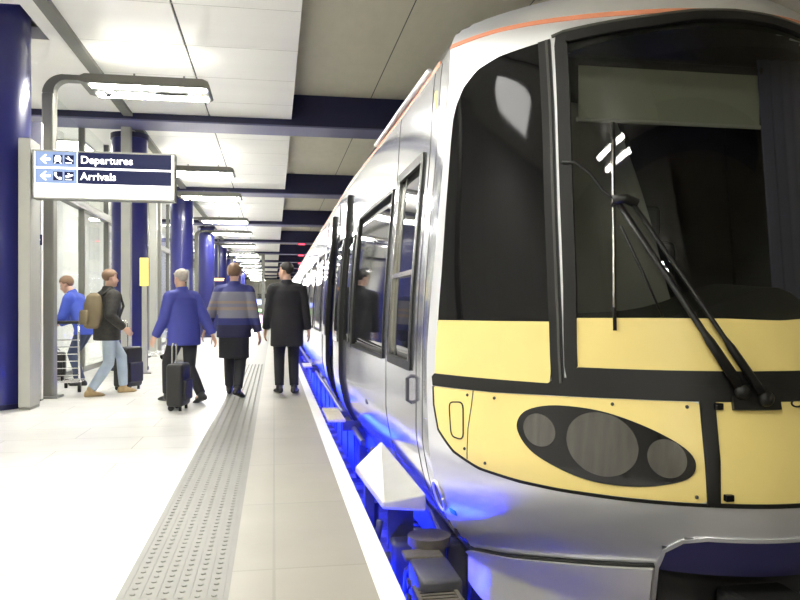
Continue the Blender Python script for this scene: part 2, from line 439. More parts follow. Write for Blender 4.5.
# --- hanging direction sign on its pylon
SY = 9.32
xs0, xs1 = fx(34.5, SY), fx(173.5, SY)
zt = H + 157.5*(SY*CT + xs0*ST)/F; zb = H + 110.5*(SY*CT + xs0*ST)/F
sg = thing('direction_sign', (xs0, SY, zb), 'lit blue and white hanging direction sign reading Departures and Arrivals', 'sign')
sw, sh = xs1-xs0, zt-zb
def sb(name, m, u0, u1, v0, v1, d0, d1, parent=sg, b=0):   # box in sign coordinates, u right, v down (0..1)
    return box(name, m, xs0+u0*sw, xs0+u1*sw, SY-d1, SY-d0, zt-v1*sh, zt-v0*sh, parent, b)
sb('casing', 'signside', -.012, 1.012, -.02, 1.02, -.16, .0)
fr = MB()
for (u0,u1,v0,v1) in ((-.012,1.012,-.02,.012),(-.012,1.012,.985,1.02),(1.0,1.012,0,1),(-.012,.0,0,1)):
    fr.box(xs0+u0*sw, xs0+u1*sw, SY-.012, SY, zt-v1*sh, zt-v0*sh)
fr.build('rim', 'postlight', sg)
pan = sb('face_panel', 'signwhite', 0, 1, .01, .99, 0, .004)
for i, (v0, v1) in enumerate(((.012, .335), (.375, .685))):
    sb('pictogram_panel', 'signlight', .005, .30, v0, v1, .004, .006)
    txp = sb('text_panel', 'signnavy', .305, .985, v0, v1, .004, .006)
    cv = bpy.data.curves.new('t', 'FONT'); cv.body = ('Departures', 'Arrivals')[i]; cv.size = .126; cv.extrude = .001; cv.offset = .0014; cv.space_character = 1.02
    to = bpy.data.objects.new('t', cv); COL.objects.link(to)
    dg = bpy.context.evaluated_depsgraph_get(); me = bpy.data.meshes.new_from_object(to.evaluated_get(dg)); bpy.data.objects.remove(to)
    me.transform(Matrix.Rotation(PI/2, 4, 'X')); me.materials.clear(); me.materials.append(M['signwhite'])
    lt = bpy.data.objects.new('lettering', me); COL.objects.link(lt); lt.parent = txp
    lt.location = Vector((xs0+.325*sw, SY-.0085, zt-(v0+.72*(v1-v0))*sh)) - wloc(txp)
    # arrow
    cx, cz, s_ = xs0+.075*sw, zt-(v0+v1)/2*sh, .055
    ar = [(-1,0),(0,.95),(.32,.95),(-.25,.25),(1.05,.25),(1.05,-.25),(-.25,-.25),(.32,-.95),(0,-.95)]
    MB().poly([(cx+a*s_, SY-.006, cz+b*s_) for a, b in ar], (0, -.002, 0)).build('arrow', 'signwhite', sg)
    for k, uc in enumerate((.165, .245)):
        cx = xs0+uc*sw; q = .052
        MB().box(cx-q, cx+q, SY-.008, SY-.006, cz-q, cz+q).build('pictogram_tile', 'signnavy', sg)
        if i == 0 and k == 0:     # front of a train on rails
            g = MB().poly([(cx+a*q, SY-.008, cz+b*q) for a, b in ((-.6,-.5),(-.72,.3),(-.45,.82),(.45,.82),(.72,.3),(.6,-.5))], (0,-.002,0))
            g.poly([(cx+a*q, SY-.008, cz+b*q) for a, b in ((-.85,-.95),(-.6,-.95),(-.3,-.5),(-.5,-.5))], (0,-.002,0)).poly([(cx+a*q, SY-.008, cz+b*q) for a, b in ((.85,-.95),(.6,-.95),(.3,-.5),(.5,-.5))], (0,-.002,0))
            g.build('train_pictogram', 'signwhite', sg)
        elif i == 1 and k == 0:   # handset
            pts = [(-.75,.8),(-.3,.85),(-.2,.35),(-.4,.2),(.2,-.4),(.4,-.2),(.85,-.3),(.8,-.75),(.4,-.85),(-.3,-.4),(-.8,.3)]
            MB().poly([(cx+a*q, SY-.008, cz+b*q) for a, b in pts], (0,-.002,0)).build('phone_pictogram', 'signwhite', sg)
        else:                     # aeroplane, nose down for one row and up for the other
            sgn = -1 if i == 0 else 1
            pts = [(-.85,-.25*sgn+.05),(-.7,-.1*sgn+.2),(-.1,.0+.12),(-.35,.62),(-.12,.66),(.35,.15*sgn+.12),(.75,.3*sgn+.1),(.88,.3*sgn-.08),(.7,.2*sgn-.2),(.1,-.2),(-.5,-.25*sgn-.12)]
            g = MB().poly([(cx+a*q, SY-.008, cz+(b+.05)*q) for a, b in pts], (0,-.002,0)).box(cx-.8*q, cx+.6*q, SY-.010, SY-.008, cz-.85*q, cz-.68*q)
            g.build('plane_pictogram', 'signwhite', sg)
# pylon carrying the sign
x0, x1 = fx(18.5, SY), fx(31, SY)
pl = thing('sign_pylon', (x0, SY, 0), 'pale metal pylon beside the wide blue column, carrying the direction sign', 'post')
MB().bbox(x0, x1, SY-.02, SY+.35, .03, 3.20, .012).build('pylon_body', 'postlight', pl)
MB().box(x0+.005, x1-.005, SY-.01, SY+.34, 0, .03).build('pylon_base', 'steel', pl)
MB().box(x1, xs0-.012*sw, SY+.03, SY+.11, zb+.1, zt-.1).build('bracket', 'signside', pl)
# white board behind, with a tiny blue notice
xb0, xb1 = fx(26, 10.2), fx(41.5, 10.2)
bd = thing('notice_board', (xb0, 10.2, 0), 'white upright board between the pylon and the grey light post', 'board')
MB().bbox(xb0, xb1, 10.2, 10.28, .02, 3.6, .006).build('board', 'white', bd)
MB().box(xb0, xb1, 10.19, 10.29, 0, .02).build('foot', 'steel', bd)
d_ = 10.2*CT - 3.1*ST
nz0, nz1 = H + (308-245)*d_/F, H + (308-234.5)*d_/F
nb = MB().box(fx(33.5, 10.19), fx(42, 10.19), 10.185, 10.2, nz0, nz1).build('blue_notice', 'signnavy', bd)
MB().box(fx(35, 10.18), fx(40, 10.18), 10.182, 10.185, (nz0+nz1)/2-.008, (nz0+nz1)/2+.012).build('notice_text', 'signwhite', nb)

# --- glazed screens along the lobby
def glass_screen(y0, y1, n, label):
    X = -3.55
    t = thing('glass_screen', (X, y0, 0), label, 'glass screen', 'glazed screens on the lobby side')
    for k in range(n+1):
        y = y0 + (y1-y0)*k/n
        MB().box(X-.05, X+.05, y-.05, y+.05, 0, ZP-.002).build('mullion', 'steel', t)
    for k in range(n):
        a, b = y0+(y1-y0)*k/n+.05, y0+(y1-y0)*(k+1)/n-.05
        MB().box(X-.006, X+.006, a, b, .1, 3.04).build('pane', 'glassclear', t)
        MB().box(X-.006, X+.006, a, b, 3.18, ZP-.02).build('upper_pane', 'glassclear', t)
    MB().box(X-.07, X+.07, y0, y1, 3.04, 3.18).build('header_rail', 'steel', t)
    MB().box(X-.04, X+.04, y0, y1, .0, .1).build('bottom_rail', 'steel', t)
glass_screen(12.6, 18.8, 3, 'glass screen with grey mullions and header rail behind the direction sign')
glass_screen(22.0, 28.0, 3, 'glass screen with grey mullions behind the yellow sign post')
glass_screen(31.5, 40.0, 4, 'distant glass screen behind the person in the blue jacket')
glass_screen(44.0, 56.0, 4, 'farthest glass screen down the platform')
for k, (px, y, hh, lab) in enumerate(((126.5, 14.45, ZP, 'pale square post in front of the blue column under the direction sign'), (153.5, 19.2, 4.4, 'pale square post right of the yellow sign'))):
    x = fx(px, y); t = thing('lobby_post', (x, y, 0), lab, 'post', 'square posts along the lobby front')
    MB().bbox(x-.085, x+.085, y-.085, y+.085, .02, hh-.002, .01).build('shaft', ('postlight', 'postlight', 'steel')[k], t)
    MB().bbox(x-.11, x+.11, y-.11, y+.11, 0, .02, .004).build('base_plate', 'steel', t)
# yellow upright sign
y = 14.1; x = fx(144.5, y); d_ = y*CT + x*ST
t = thing('yellow_sign', (x, y, 0), 'narrow yellow upright sign on a slim pale post beside the blue column', 'sign')
za, zb2 = H + 22*d_/F, H + 50*d_/F
MB().bbox(x-.045, x+.045, y-.03, y+.03, .02, zb2+.0, .01).build('post', 'postlight', t)
MB().bbox(x-.12, x+.12, y-.03, y+.03, 0, .02, .006).build('base_plate', 'steel', t)
MB().bbox(x-.075, x+.075, y-.05, y-.031, za, zb2, .004).build('sign_plate', 'ysign', t)
# help point
y = 17.2; x = fx(183, y); d_ = y*CT + x*ST
t = thing('help_point', (x, y, 0), 'pale upright help point terminal with a small dark screen', 'terminal')
zt2 = H + 38*d_/F
MB().bbox(x-.13, x+.13, y-.08, y+.08, .02, zt2, .03).build('pedestal', 'postlight', t)
MB().bbox(x-.17, x+.17, y-.11, y+.11, 0, .02, .006).build('base_plate', 'steel', t)
MB().bbox(x-.09, x+.09, y-.09, y-.081, zt2-.42, zt2-.12, .004).build('screen', 'screen', t)

# added fill lights on the lobby ceiling, brightening the white wall behind the glass
for k in range(9):
    y = 1.5 + 7.4*k
    t = thing('lobby_fill_light', (-4.6, y, ZP), 'added rectangular fill light on the lobby ceiling behind the glass screens', 'ceiling light', 'added fill lights on the lobby ceiling')
    MB().box(-5.3, -3.9, y, y+1.4, ZP-.03, ZP-.001).build('fill_tray', 'postlight', t)
    MB().box(-5.25, -3.95, y+.05, y+1.35, ZP-.036, ZP-.0305).build('diffuser', 'fill_tray', t)
# --- far end details
y = 46; 
t = thing('portal_frame', (-.9, y, 0), 'slim grey portal frame standing across the far platform', 'frame')
x0, x1 = fx(232, y), fx(263.5, y)
for x in (x0, x1): MB().box(x-.08, x+.08, y-.08, y+.08, 0, 4.4).build('leg', 'steel', t)
MB().box(x0-.08, x1+.08, y-.08, y+.08, 4.4, 4.52).build('crossbar', 'steel', t)
def hang(px, py, w, h, y, m, label, name='display_screen', cat='screen'):
    x = fx(px, y); d = y*CT + x*ST; z = H - (py-308)*d/F; w = w*d/F; h = h*d/F
    t = thing(name, (x, y, z-h/2), label, cat, None)
    MB().bbox(x-w/2-.03, x+w/2+.03, y, y+.12, z-h/2-.03, z+h/2+.03, .01).build('casing', 'screen', t)
    MB().box(x-w/2, x+w/2, y-.008, y-.0005, z-h/2, z+h/2).build('display', m, t)
    MB().tube([(x, y+.06, z+h/2+.02), (x, y+.06, ZP)], .03, 8).build('drop_rod', 'steel', t)
hang(262.5, 296, 9, 4, 52, 'screen', 'dark hanging sign left of the black coat at head height', 'hanging_sign', 'sign')
hang(259, 302, 7, 5, 57, 'bscreen', 'small distant hanging screen glowing blue', )
hang(261, 310.5, 10, 2.5, 60, 'gscreen', 'thin distant green lit display above the pink screen')
hang(262, 319, 5.5, 8, 50, 'pscreen', 'small pink lit screen beside the black coat')
hang(191, 279, 0, 0, 40, 'oscreen', 'x') if False else None
hang(218, 279.5, 11, 2.6, 38, 'oscreen', 'small orange lit departure display above the banded jacket', 'departure_display', 'display')
# added red lamps standing in for the red glow on the far beams
for k, yb in enumerate(beams):
    if yb < 38 or yb > 86: continue
    x = 1.42 + .03*(yb-38.5)
    t = thing('red_glow_lamp', (x, yb+.3, ZF-.001), 'made-up red lamp giving the red glow under the %s ceiling beam, above the train roof' % {5: 'nearest red-lit', 6: 'second red-lit', 7: 'third red-lit', 8: 'fourth red-lit', 9: 'fifth red-lit', 10: 'sixth red-lit', 11: 'farthest red-lit'}.get(k, 'far'), 'added red lamp', 'made-up red lamps under the ceiling beams')
    MB().bbox(x-.20, x+.20, yb+.0, yb+.2, ZF-.14, ZF-.002, .02).build('glow_backing', 'gap', t)
    MB().bbox(x-.16, x+.16, yb-.03, yb+.001, ZF-.10, ZF-.04, .01).build('lens', 'red', t)  # emitting red face in place of the glow on the beam

# --- luggage trolleys
def trolley(x, y, rz, label, s=1.0):
    t = thing('luggage_trolley', (x, y, 0), label, 'luggage trolley', 'steel luggage trolleys', rz)
    for sx in (-.24, .24):
        MB().tube([(sx, .45, .12), (sx, -.05, .14), (sx, -.25, .18), (sx, -.30, .55), (sx, -.33, .95)], .016, 10).build('side_rail', 'chrome', t, smooth=True, local=True)
        MB().tube([(sx-.0, -.43, 1.0), (sx, -.34, .97)], .018, 8).build('handle_bracket', 'chrome', t, local=True)
        mb = MB().tube([(sx-.02, -.22, .07), (sx+.02, -.22, .07)], .07, 18); mb.build('wheel', 'black', t, local=True, smooth=True, angle=40)
    MB().tube([(-.27, -.43, 1.0), (.27, -.43, 1.0)], .022, 12).build('grip', 'black', t, local=True, smooth=True, angle=40)
    mb = MB()
    for k in range(6):
        z = .25 + k*.1; mb.tube([(-.24, -.27-.006*k, z), (.24, -.27-.006*k, z)], .008, 6)
    mb.build('back_grille', 'chrome', t, local=True)
    mb = MB()
    for k in range(5): mb.tube([(-.24, -.15+k*.14, .135), (.24, -.15+k*.14, .135)], .008, 6)
    mb.tube([(-.24, .45, .12), (-.2, .5, .12), (.2, .5, .12), (.24, .45, .12)], .014, 8)
    mb.build('deck', 'chrome', t, local=True)
    MB().tube([(-.02, .4, .06), (.02, .4, .06)], .06, 18).build('wheel', 'black', t, local=True)
    MB().tube([(0, .4, .06), (0, .4, .13)], .012, 8).build('fork', 'chrome', t, local=True)
yt_ = 11.35
trolley(fx(63, yt_), yt_, .15, 'steel luggage trolley gripped by the person in bright blue')
for k in range(3):
    yv = 17.6 + k*.6
    trolley(fx(157, 18.0)+.05*k, yv, PI/2+.25, ['nearest', 'middle', 'farthest'][k] + ' of three parked steel luggage trolleys right of the yellow sign post')

def suitcase(x, y, rz, w, d, h, label, handle=.35, z=0):
    t = thing('suitcase', (x, y, z), label, 'suitcase', None, rz)
    MB().bbox(-w/2, w/2, -d/2, d/2, .05, .05+h, .04, 3).build('shell', 'bag', t, local=True, smooth=True, angle=40)
    MB().bbox(-w/2+.03, w/2-.03, -d/2-.03, -d/2+.01, .12, .05+h*.62, .015).build('front_pocket', 'bag', t, local=True)
    for sx in (-1, 1):
        MB().tube([(sx*(w/2-.05)-.015, d/2-.05, .035), (sx*(w/2-.05)+.015, d/2-.05, .035)], .035, 14).build('wheel', 'black', t, local=True)
        MB().box(sx*(w/2-.05)-.012, sx*(w/2-.05)+.012, -d/2+.03, -d/2+.06, 0, .055).build('foot', 'black', t, local=True)
    a = w/2 - .09
    MB().tube([(-a, d/2-.05, .05+h), (-a, d/2-.05, .05+h+handle), (-a+.03, d/2-.05, .08+h+handle), (a-.03, d/2-.05, .08+h+handle), (a, d/2-.05, .05+h+handle), (a, d/2-.05, .05+h)], .01, 8).build('pull_handle', 'chrome', t, local=True)
    return t
yv = 9.05
suitcase(fx(178.5, yv), yv, 1.4, .34, .20, .50, 'small black wheeled suitcase trailing the person in the blue jacket', .2)
yv = 11.4
suitcase(fx(128, yv), yv, 1.1, .36, .26, .58, 'dark wheeled suitcase standing against the light blue jeans')
suitcase(fx(57, 11.5), 11.5, .15, .24, .2, .36, 'black bag riding on the luggage trolley, half behind the grey light post', .02, .146)
# ================================================================== TRAIN
XC = 2.08
off = pch([-.2,-.05,.1,.2,.35,.5,.85,1.2,1.6,2.13,2.4,2.56,2.66,2.76,2.85,2.93,2.99,3.02],
          [.30,.18,.095,.055,.02,0,0,.012,.04,.085,.10,.115,.15,.23,.36,.58,.85,1.20])
yt = pch([-.2,0,.16,.4,.83,1.6,2.2,2.5,2.56,2.66,2.76,2.85,2.93,2.99,3.02],
         [2.95,2.82,2.74,2.70,2.78,2.90,2.99,3.06,3.09,3.17,3.3,3.5,3.85,4.3,5.0])
Ld = pch([-.2,.3,.83,1.5,2.2,2.5,2.92], [1.15,1.15,1.12,.95,.82,.75,.70])
Q = 1/1.15
def Wd(Y):
    t = min(1, max(0, (Y-3.9)/5.1)); return 1.27 + .09*t*t*(3-2*t)
def nose(s, z, o=0.0):
    def p(s, z):
        u = math.sin(s*PI/2); return Vector((XC + (1.27-off(z))*u, yt(z) + Ld(z)*(1-max(0, 1-u*u)**Q), z))
    a = p(s, z)
    if o:
        e = 1e-3; s0 = max(-.999, min(.999, s))
        n = (p(s0+e, z)-p(s0-e, z)).cross(p(s0, z+e)-p(s0, z-e)).normalized()
        a = a + n*o
    return a
def sidep(Y, z, o=0.0, sg=-1):
    a = Vector((XC + sg*(Wd(Y)-off(z)+o), Y, z)); return a

tr = thing('train', (XC, 2.7, -.92), 'silver electric train with yellow front panels standing at the platform', 'train')

def inside(poly, x, y):
    c = False; j = len(poly)-1
    for i in range(len(poly)):
        xi, yi = poly[i]; xj, yj = poly[j]
        if (yi > y) != (yj > y) and x < (xj-xi)*(y-yi)/(yj-yi)+xi: c = not c
        j = i
    return c
def smooth_poly(P, n=6):
    """closed Catmull-Rom through the points"""
    out = []; N = len(P)
    for i in range(N):
        p0, p1, p2, p3 = P[i-1], P[i], P[(i+1) % N], P[(i+2) % N]
        for k in range(n):
            t = k/n
            out.append(tuple(.5*((2*b)+(-a+c)*t+(2*a-5*b+4*c-d)*t*t+(-a+3*b-3*c+d)*t*t*t) for a, b, c, d in zip(p0, p1, p2, p3)))
    return out
def rounded(P, r, n=5):
    """round the corners of a closed (s,z) polygon; r in z units, s scaled by 1/1.9"""
    out = []; N = len(P); K = 1.9
    for i in range(N):
        a, b, c = [Vector((q[0]*K, q[1])) for q in (P[i-1], P[i], P[(i+1) % N])]
        d1, d2 = (a-b), (c-b); l = min(r, d1.length*.45, d2.length*.45); p, q = b+d1.normalized()*l, b+d2.normalized()*l
        for k in range(n+1):
            t = k/n; v = p*(1-t)**2 + b*2*t*(1-t) + q*t*t; out.append((v.x/K, v.y))
    return out
def columns(poly, nc):
    xs = [p[0] for p in poly]; a, b = min(xs), max(xs); out = []
    for i in range(nc+1):
        t = i/nc; t = .5-.5*math.cos(PI*t); x = a+(b-a)*(t*.9998+.0001); zs = []
        for k in range(len(poly)):
            (x0, z0), (x1, z1) = poly[k-1], poly[k]
            if (x0 <= x < x1) or (x1 <= x < x0): zs.append(z0+(z1-z0)*(x-x0)/(x1-x0))
        if len(zs) >= 2: out.append((x, min(zs), max(zs)))
    return out
def patch(name, m, poly, parent, o=.003, th=.003, nc=40, nr=12, mir=False, P=nose):
    if mir: poly = [(-a, b) for a, b in poly]
    G = [[P(x, z0+(z1-z0)*k/nr, o) for k in range(nr+1)] for x, z0, z1 in columns(poly, nc)]
    mb = MB().grid(G)
    # back layer: a real thickness
    back = [[P(x, z0+(z1-z0)*k/nr, o-th-.002) for k in range(nr+1)] for x, z0, z1 in columns(poly, nc)]
    n = len(mb.v); mb.grid(back); R, C = len(G), nr+1
    ring = [i*C for i in range(R)] + [(R-1)*C+k for k in range(1, C)] + [i*C+C-1 for i in range(R-2, -1, -1)] + [k for k in range(C-2, 0, -1)]
    for i in range(len(ring)):
        a, b = ring[i], ring[(i+1) % len(ring)]; mb.f.append((a, b, b+n, a+n))
    return mb.build(name, m, parent, smooth=True, angle=50)
def fine(path, closed, P):
    out = []; N = len(path)
    for i in range(N if closed else N-1):
        a, b = path[i], path[(i+1) % N]; k = max(1, int((P(*a)-P(*b)).length/.03))
        for j in range(k): out.append((a[0]+(b[0]-a[0])*j/k, a[1]+(b[1]-a[1])*j/k))
    return out if closed else out + [path[-1]]
def ribbon(name, m, path, parent, w=.02, o=.004, h=.012, closed=False, P=nose, mb=None):
    """strip of width w following path on the surface, standing o proud"""
    path = fine(path, closed, P)
    pts = [P(a, b, 0) for a, b in path]; top = [P(a, b, o) for a, b in path]; N = len(pts); G = []
    for i in range(N):
        t = (pts[(i+1) % N if closed else min(i+1, N-1)] - pts[i-1 if closed else max(i-1, 0)]).normalized()
        n = (top[i]-pts[i]).normalized(); b = t.cross(n)
        G.append([pts[i]+b*w/2-n*(h-o), top[i]+b*w/2, top[i]-b*w/2, pts[i]-b*w/2-n*(h-o)])
    own = mb is None; mb = mb or MB()
    if closed: G.append(G[0])
    mb.grid(G, close=True)
    if not closed:
        n = len(mb.v); mb.f.append((n-1, n-2, n-3, n-4)); k = n-4*len(G); mb.f.append((k, k+1, k+2, k+3))
    return mb.build(name, m, parent, smooth=True, angle=50) if own else mb
def lerp_path(P, n=8):
    out = []
    for i in range(len(P)-1):
        for k in range(n): out.append(tuple(a+(b-a)*k/n for a, b in zip(P[i], P[i+1])))
    return out + [P[-1]]

# ---- body shell of the leading car
YCAR = 25.5
ws_top = [(-.41,2.482),(-.30,2.497),(-.2,2.508),(-.1,2.528),(0,2.535),(.1,2.528),(.2,2.508),(.30,2.497),(.41,2.482)]
WS = [(-.409,.905)] + [(-.412,1.3),(-.420,1.6),(-.432,2.03)] + [(-.440,2.478)] + ws_top[1:-1] + [(.440,2.478),(.432,2.03),(.42,1.6),(.412,1.3)] + [(.409,.905)]
CPL = [(-.262,-.25),(-.262,.10),(-.250,.18),(-.215,.232),(-.17,.25),(.17,.25),(.215,.232),(.250,.18),(.262,.10),(.262,-.25)]
zs = [-.2+.05*k for k in range(20)] + [.8+.025*k for k in range(75)]
zs = sorted(set([round(z, 4) for z in zs if z < 2.66] + [.83, .84, 2.08, 2.12] + [2.66,2.69,2.72,2.76,2.79,2.82,2.85,2.88,2.905,2.93,2.95,2.97,2.985,2.995,3.005,3.012,3.017,3.02]))
Ys = sorted(set([4.10,4.24,4.35,5.15,5.25,5.36,7.15] + [5.36+.2*k for k in range(9)] + [7.4,7.6,7.8,8.0,8.85,9.9,10.8] + [11.0+.75*k for k in range(20)] + [YCAR]))
NS = 150
S_ = [-1+2*i/NS for i in range(NS+1)]
cols = [('L', y) for y in reversed(Ys)] + [('N', s) for s in S_] + [('R', y) for y in Ys]
G = []
for z in zs:
    row = []
    yc = nose(1, z).y
    for k, v in cols:
        if k == 'N': row.append(nose(v, z))
        else:
            Y = max(v, yc + .002*(v-4)) if z > 2.3 else max(v, yc+.002*(v-4))
            row.append(sidep(Y, z, 0, -1 if k == 'L' else 1))
    G.append(row)
mb = MB(); nc = len(cols)
for r in G: mb.v += [tuple(p) for p in r]
WIN = [(5.36, 7.15, .83, 2.08)]
for y in (11.75, 14.0, 16.25, 18.5): WIN.append((y, y+1.5, .83, 2.08))
for i in range(len(zs)-1):
    zc = (zs[i]+zs[i+1])/2
    for j in range(nc-1):
        a, b = cols[j], cols[j+1]; drop = False
        if a[0] == 'N' and b[0] == 'N':
            sc = (a[1]+b[1])/2
            drop = inside(WS, sc, zc) or inside(CPL, sc, zc)
        elif a[0] == b[0] and a[0] == 'L':
            yc = (a[1]+b[1])/2
            drop = (4.35 < yc < 5.15 and .84 < zc < 2.12) or (5.36 < yc < 7.15 and .83 < zc < 2.08) or (8.85 < yc < 9.9 and .0 < zc < 2.1)
        if not drop: mb.f.append((i*nc+j, i*nc+j+1, (i+1)*nc+j+1, (i+1)*nc+j))
body = mb.build('body_shell', 'silver_side', tr, smooth=True)
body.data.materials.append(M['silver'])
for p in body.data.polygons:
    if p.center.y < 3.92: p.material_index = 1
# roof lid between the top rows and the end wall
MB().box(XC-.35, XC+.35, 5.2, YCAR, 2.99, 3.03).build('roof_ridge', 'silver_side', tr)
MB().box(XC-1.25, XC+1.25, YCAR-.05, YCAR, -.1, 2.7).build('end_wall', 'bulk', tr)
# roof gutter by the cab, standing above the cantrail
MB().tube([sidep(4.35, 2.62, .02), sidep(5.3, 2.62, .03), sidep(6.4, 2.62, .02)], .018, 8).build('gutter', 'silver', tr, smooth=True)

# ---- front panels
for mir in (False, True):
    sgn = -1 if mir else 1
    q = lambda P: P
    # side quarter window with its yellow painted lower part
    QW = [(-.856,.853),(-.848,1.137),(-.858,1.45),(-.868,1.764),(-.876,2.06),(-.868,2.18),(-.845,2.25),(-.798,2.333),(-.723,2.406),(-.63,2.447),(-.497,2.472),(-.48,2.04),(-.462,1.56),(-.452,1.14),(-.455,.853)]
    qw = patch('quarter_window', 'bglass', QW, tr, .004, .01, 60, 40, mir)
    patch('yellow_lower_pane', 'yellow', [(-.856,.853),(-.848,1.137),(-.452,1.137),(-.455,.853)], qw, .007, .003, 40, 10, mir)
    # black pillar between quarter window and windscreen: two rubber strips and a grey channel
    ps = [(-.4385,.86),(-.4430,1.145),(-.457,1.561),(-.472,2.038),(-.485,2.475)]
    ps = [(sgn*a, b) for a, b in ps]
    pp = ribbon('pillar', 'black', lerp_path(ps, 8), tr, .060, .010, .02)
    ribbon('pillar_channel', mat('pillar_grey', (.07, .07, .065), .35, .3), [(a + sgn*.007, b) for a, b in lerp_path(ps, 8)], pp, .012, .014, .01)
    # yellow nose panel with its seam and latch recess
    YP = rounded([(-.874,.787),(-.872,.69),(-.842,.57),(-.756,.478),(-.661,.424),(-.546,.402),(-.452,.396),(-.332,.398),(-.168,.402),(-.163,.806),(-.30,.806),(-.46,.800),(-.60,.790)], .03, 3)
    yp = patch('nose_panel', 'yellow', YP, tr, .005, .01, 90, 24, mir)
    edge = [(-.876,.787),(-.875,.69),(-.846,.568),(-.760,.474),(-.664,.418),(-.546,.394),(-.452,.388),(-.332,.388),(-.165,.393)]
    ribbon('panel_edge', 'black', [(sgn*a, b) for a, b in lerp_path(edge, 6)], yp, .014, .006, .01)
    ribbon('panel_seam', 'gap', [(sgn*a, b) for a, b in lerp_path([(-.668,.79),(-.676,.72),(-.694,.60),(-.703,.452)], 5)], yp, .006, .0062, .004)
    lt = rounded([(-.772,.717),(-.708,.727),(-.714,.541),(-.768,.548)], .035, 4)
    lt = [(sgn*a, b) for a, b in lt]
    lp = patch('latch_recess', 'yellow', [(a*sgn, b) for a, b in lt], yp, .006, .004, 16, 6, mir)
    ribbon('latch_gap', 'black', [p for p in lt if True], lp, .007, .0085, .006, closed=True)
    for (a, b) in ((-.69,.765),(-.71,.50),(-.64,.45),(-.19,.785),(-.19,.425),(-.33,.782),(-.60,.765)):
        c = nose(sgn*a, b, .006); MB().ell(c, .008, .008, .008, 8, 6).build('screw', 'gap', yp, smooth=True)
    # headlight cluster: dark oval cover with three round lamps
    HL = smooth_poly([(-.541,.638),(-.523,.712),(-.472,.752),(-.406,.760),(-.337,.742),(-.264,.690),(-.208,.625),(-.187,.565),(-.199,.503),(-.246,.466),(-.311,.446),(-.387,.451),(-.458,.492),(-.514,.552)], 6)
    hl = patch('headlight', 'bezel', HL, tr, .011, .012, 60, 16, mir)
    for (cs, cz, rs, rz) in ((-.487,.642,.038,.075),(-.358,.610,.072,.138),(-.238,.572,.037,.080)):
        circ = [(cs+rs*math.cos(2*PI*k/36), cz+rz*math.sin(2*PI*k/36)) for k in range(36)]
        # keep the disc inside the oval cover
        circ = [(a, b) for a, b in circ]
        circ2 = []
        for a, b in circ:
            t = 1.0
            while t > .3 and not inside(HL, cs+(a-cs)*t, cz+(b-cz)*t): t -= .02
            t *= .97; circ2.append((cs+(a-cs)*t, cz+(b-cz)*t))
        patch('lens', 'lens', circ2, hl, .0135, .003, 24, 10, mir)
    # valance under the silver skirt, either side of the coupler
    VA = [(-.93,-.175),(-.86,-.14),(-.777,-.108),(-.626,-.056),(-.471,.018),(-.35,.066),(-.268,.094),(-.268,-.36),(-.6,-.40),(-.80,-.40),(-.93,-.34)]
    def vp(s, z, o=0.0):
        zz = max(z, -.199); p = nose(s, zz, o); p.z = z; 
        return p
    va = patch('valance', 'valance', VA, tr, .045, .05, 50, 14, mir, P=vp)
    ribbon('valance_gap', 'black', [(sgn*a, b+.012) for a, b in lerp_path(VA[1:7], 6)], tr, .018, .012, .02)
    # black bars beside the centre hatch
    bar = patch('hatch_bar', 'black', [(-.172,.395),(-.168,.812),(-.136,.812),(-.145,.395)], tr, .014, .02, 8, 10, mir)
    for b in (.79, .43):
        c = nose(sgn*-.132, b, .012); MB().bbox(c.x-.018, c.x+.018, c.y-.014, c.y+.012, c.z-.014, c.z+.014, .004).build('hinge', 'bezel', bar)
    c = nose(sgn*-.926, .203, .002); n = (nose(sgn*-.926, .203, .01)-c).normalized()
    # port in the corner of the nose
    t1 = (nose(sgn*-.91, .203)-nose(sgn*-.94, .203)).normalized(); t2 = n.cross(t1)
    R = [c + n*.004 + t1*math.cos(2*PI*k/28)*.035 + t2*math.sin(2*PI*k/28)*.085 for k in range(29)]
    pr = MB().tube(R, .009, 8).build('port_ring', 'silver', tr, smooth=True)
    MB().poly([c + n*.002 + t1*math.cos(2*PI*k/28)*.032 + t2*math.sin(2*PI*k/28)*.08 for k in range(28)], n*.003).build('port_cover', 'under', pr)

hatch = patch('centre_hatch', 'yellow', [(-.137,.81),(-.146,.402),(.146,.402),(.137,.81)], tr, .006, .01, 30, 12)
# black waist band and windscreen surround
band = [(-.884,.820),(-.857,.822),(-.60,.826),(-.458,.836),(-.30,.86),(-.0,.862),(.30,.86),(.458,.836),(.60,.826),(.857,.822),(.884,.820)]
patch('waist_band', 'black', [(-.882,.838),(-.857,.856),(-.458,.856),(-.44,.885),(.44,.885),(.458,.856),(.857,.856),(.882,.838),(.876,.79),(.60,.792),(.46,.802),(.30,.808),(-.30,.808),(-.46,.802),(-.60,.792),(-.876,.79)], tr, .009, .012, 120, 4)
ribbon('waist_edge', 'black', lerp_path([(-.165,.397),(.165,.397)], 10), tr, .018, .011, .014)
wsf = ribbon('windscreen_frame', 'black', lerp_path(WS + [WS[0]], 6)[:-1], tr, .060, .010, .02, closed=True)
WSo = [(a*(1.035), b + (.02 if b > 2.4 else 0)) for a, b in WS]
ribbon('windscreen_seal', mat('seal_grey', (.05, .05, .042), .4), lerp_path([(-.463,2.488)] + [(a*1.05, b+.022) for a, b in ws_top] + [(.463,2.488)], 4), wsf, .014, .013, .008)
ws = patch('windscreen', 'glasscab', [(a*.995, b) for a, b in WS], tr, -.001, .006, 90, 60)
patch('yellow_lower_pane', 'yellow', [(-.408,.925),(-.410,1.155),(-.25,1.157),(-.1,1.155),(.02,1.146),(.1,1.155),(.25,1.157),(.410,1.155),(.408,.925)], ws, .003, .002, 60, 8)
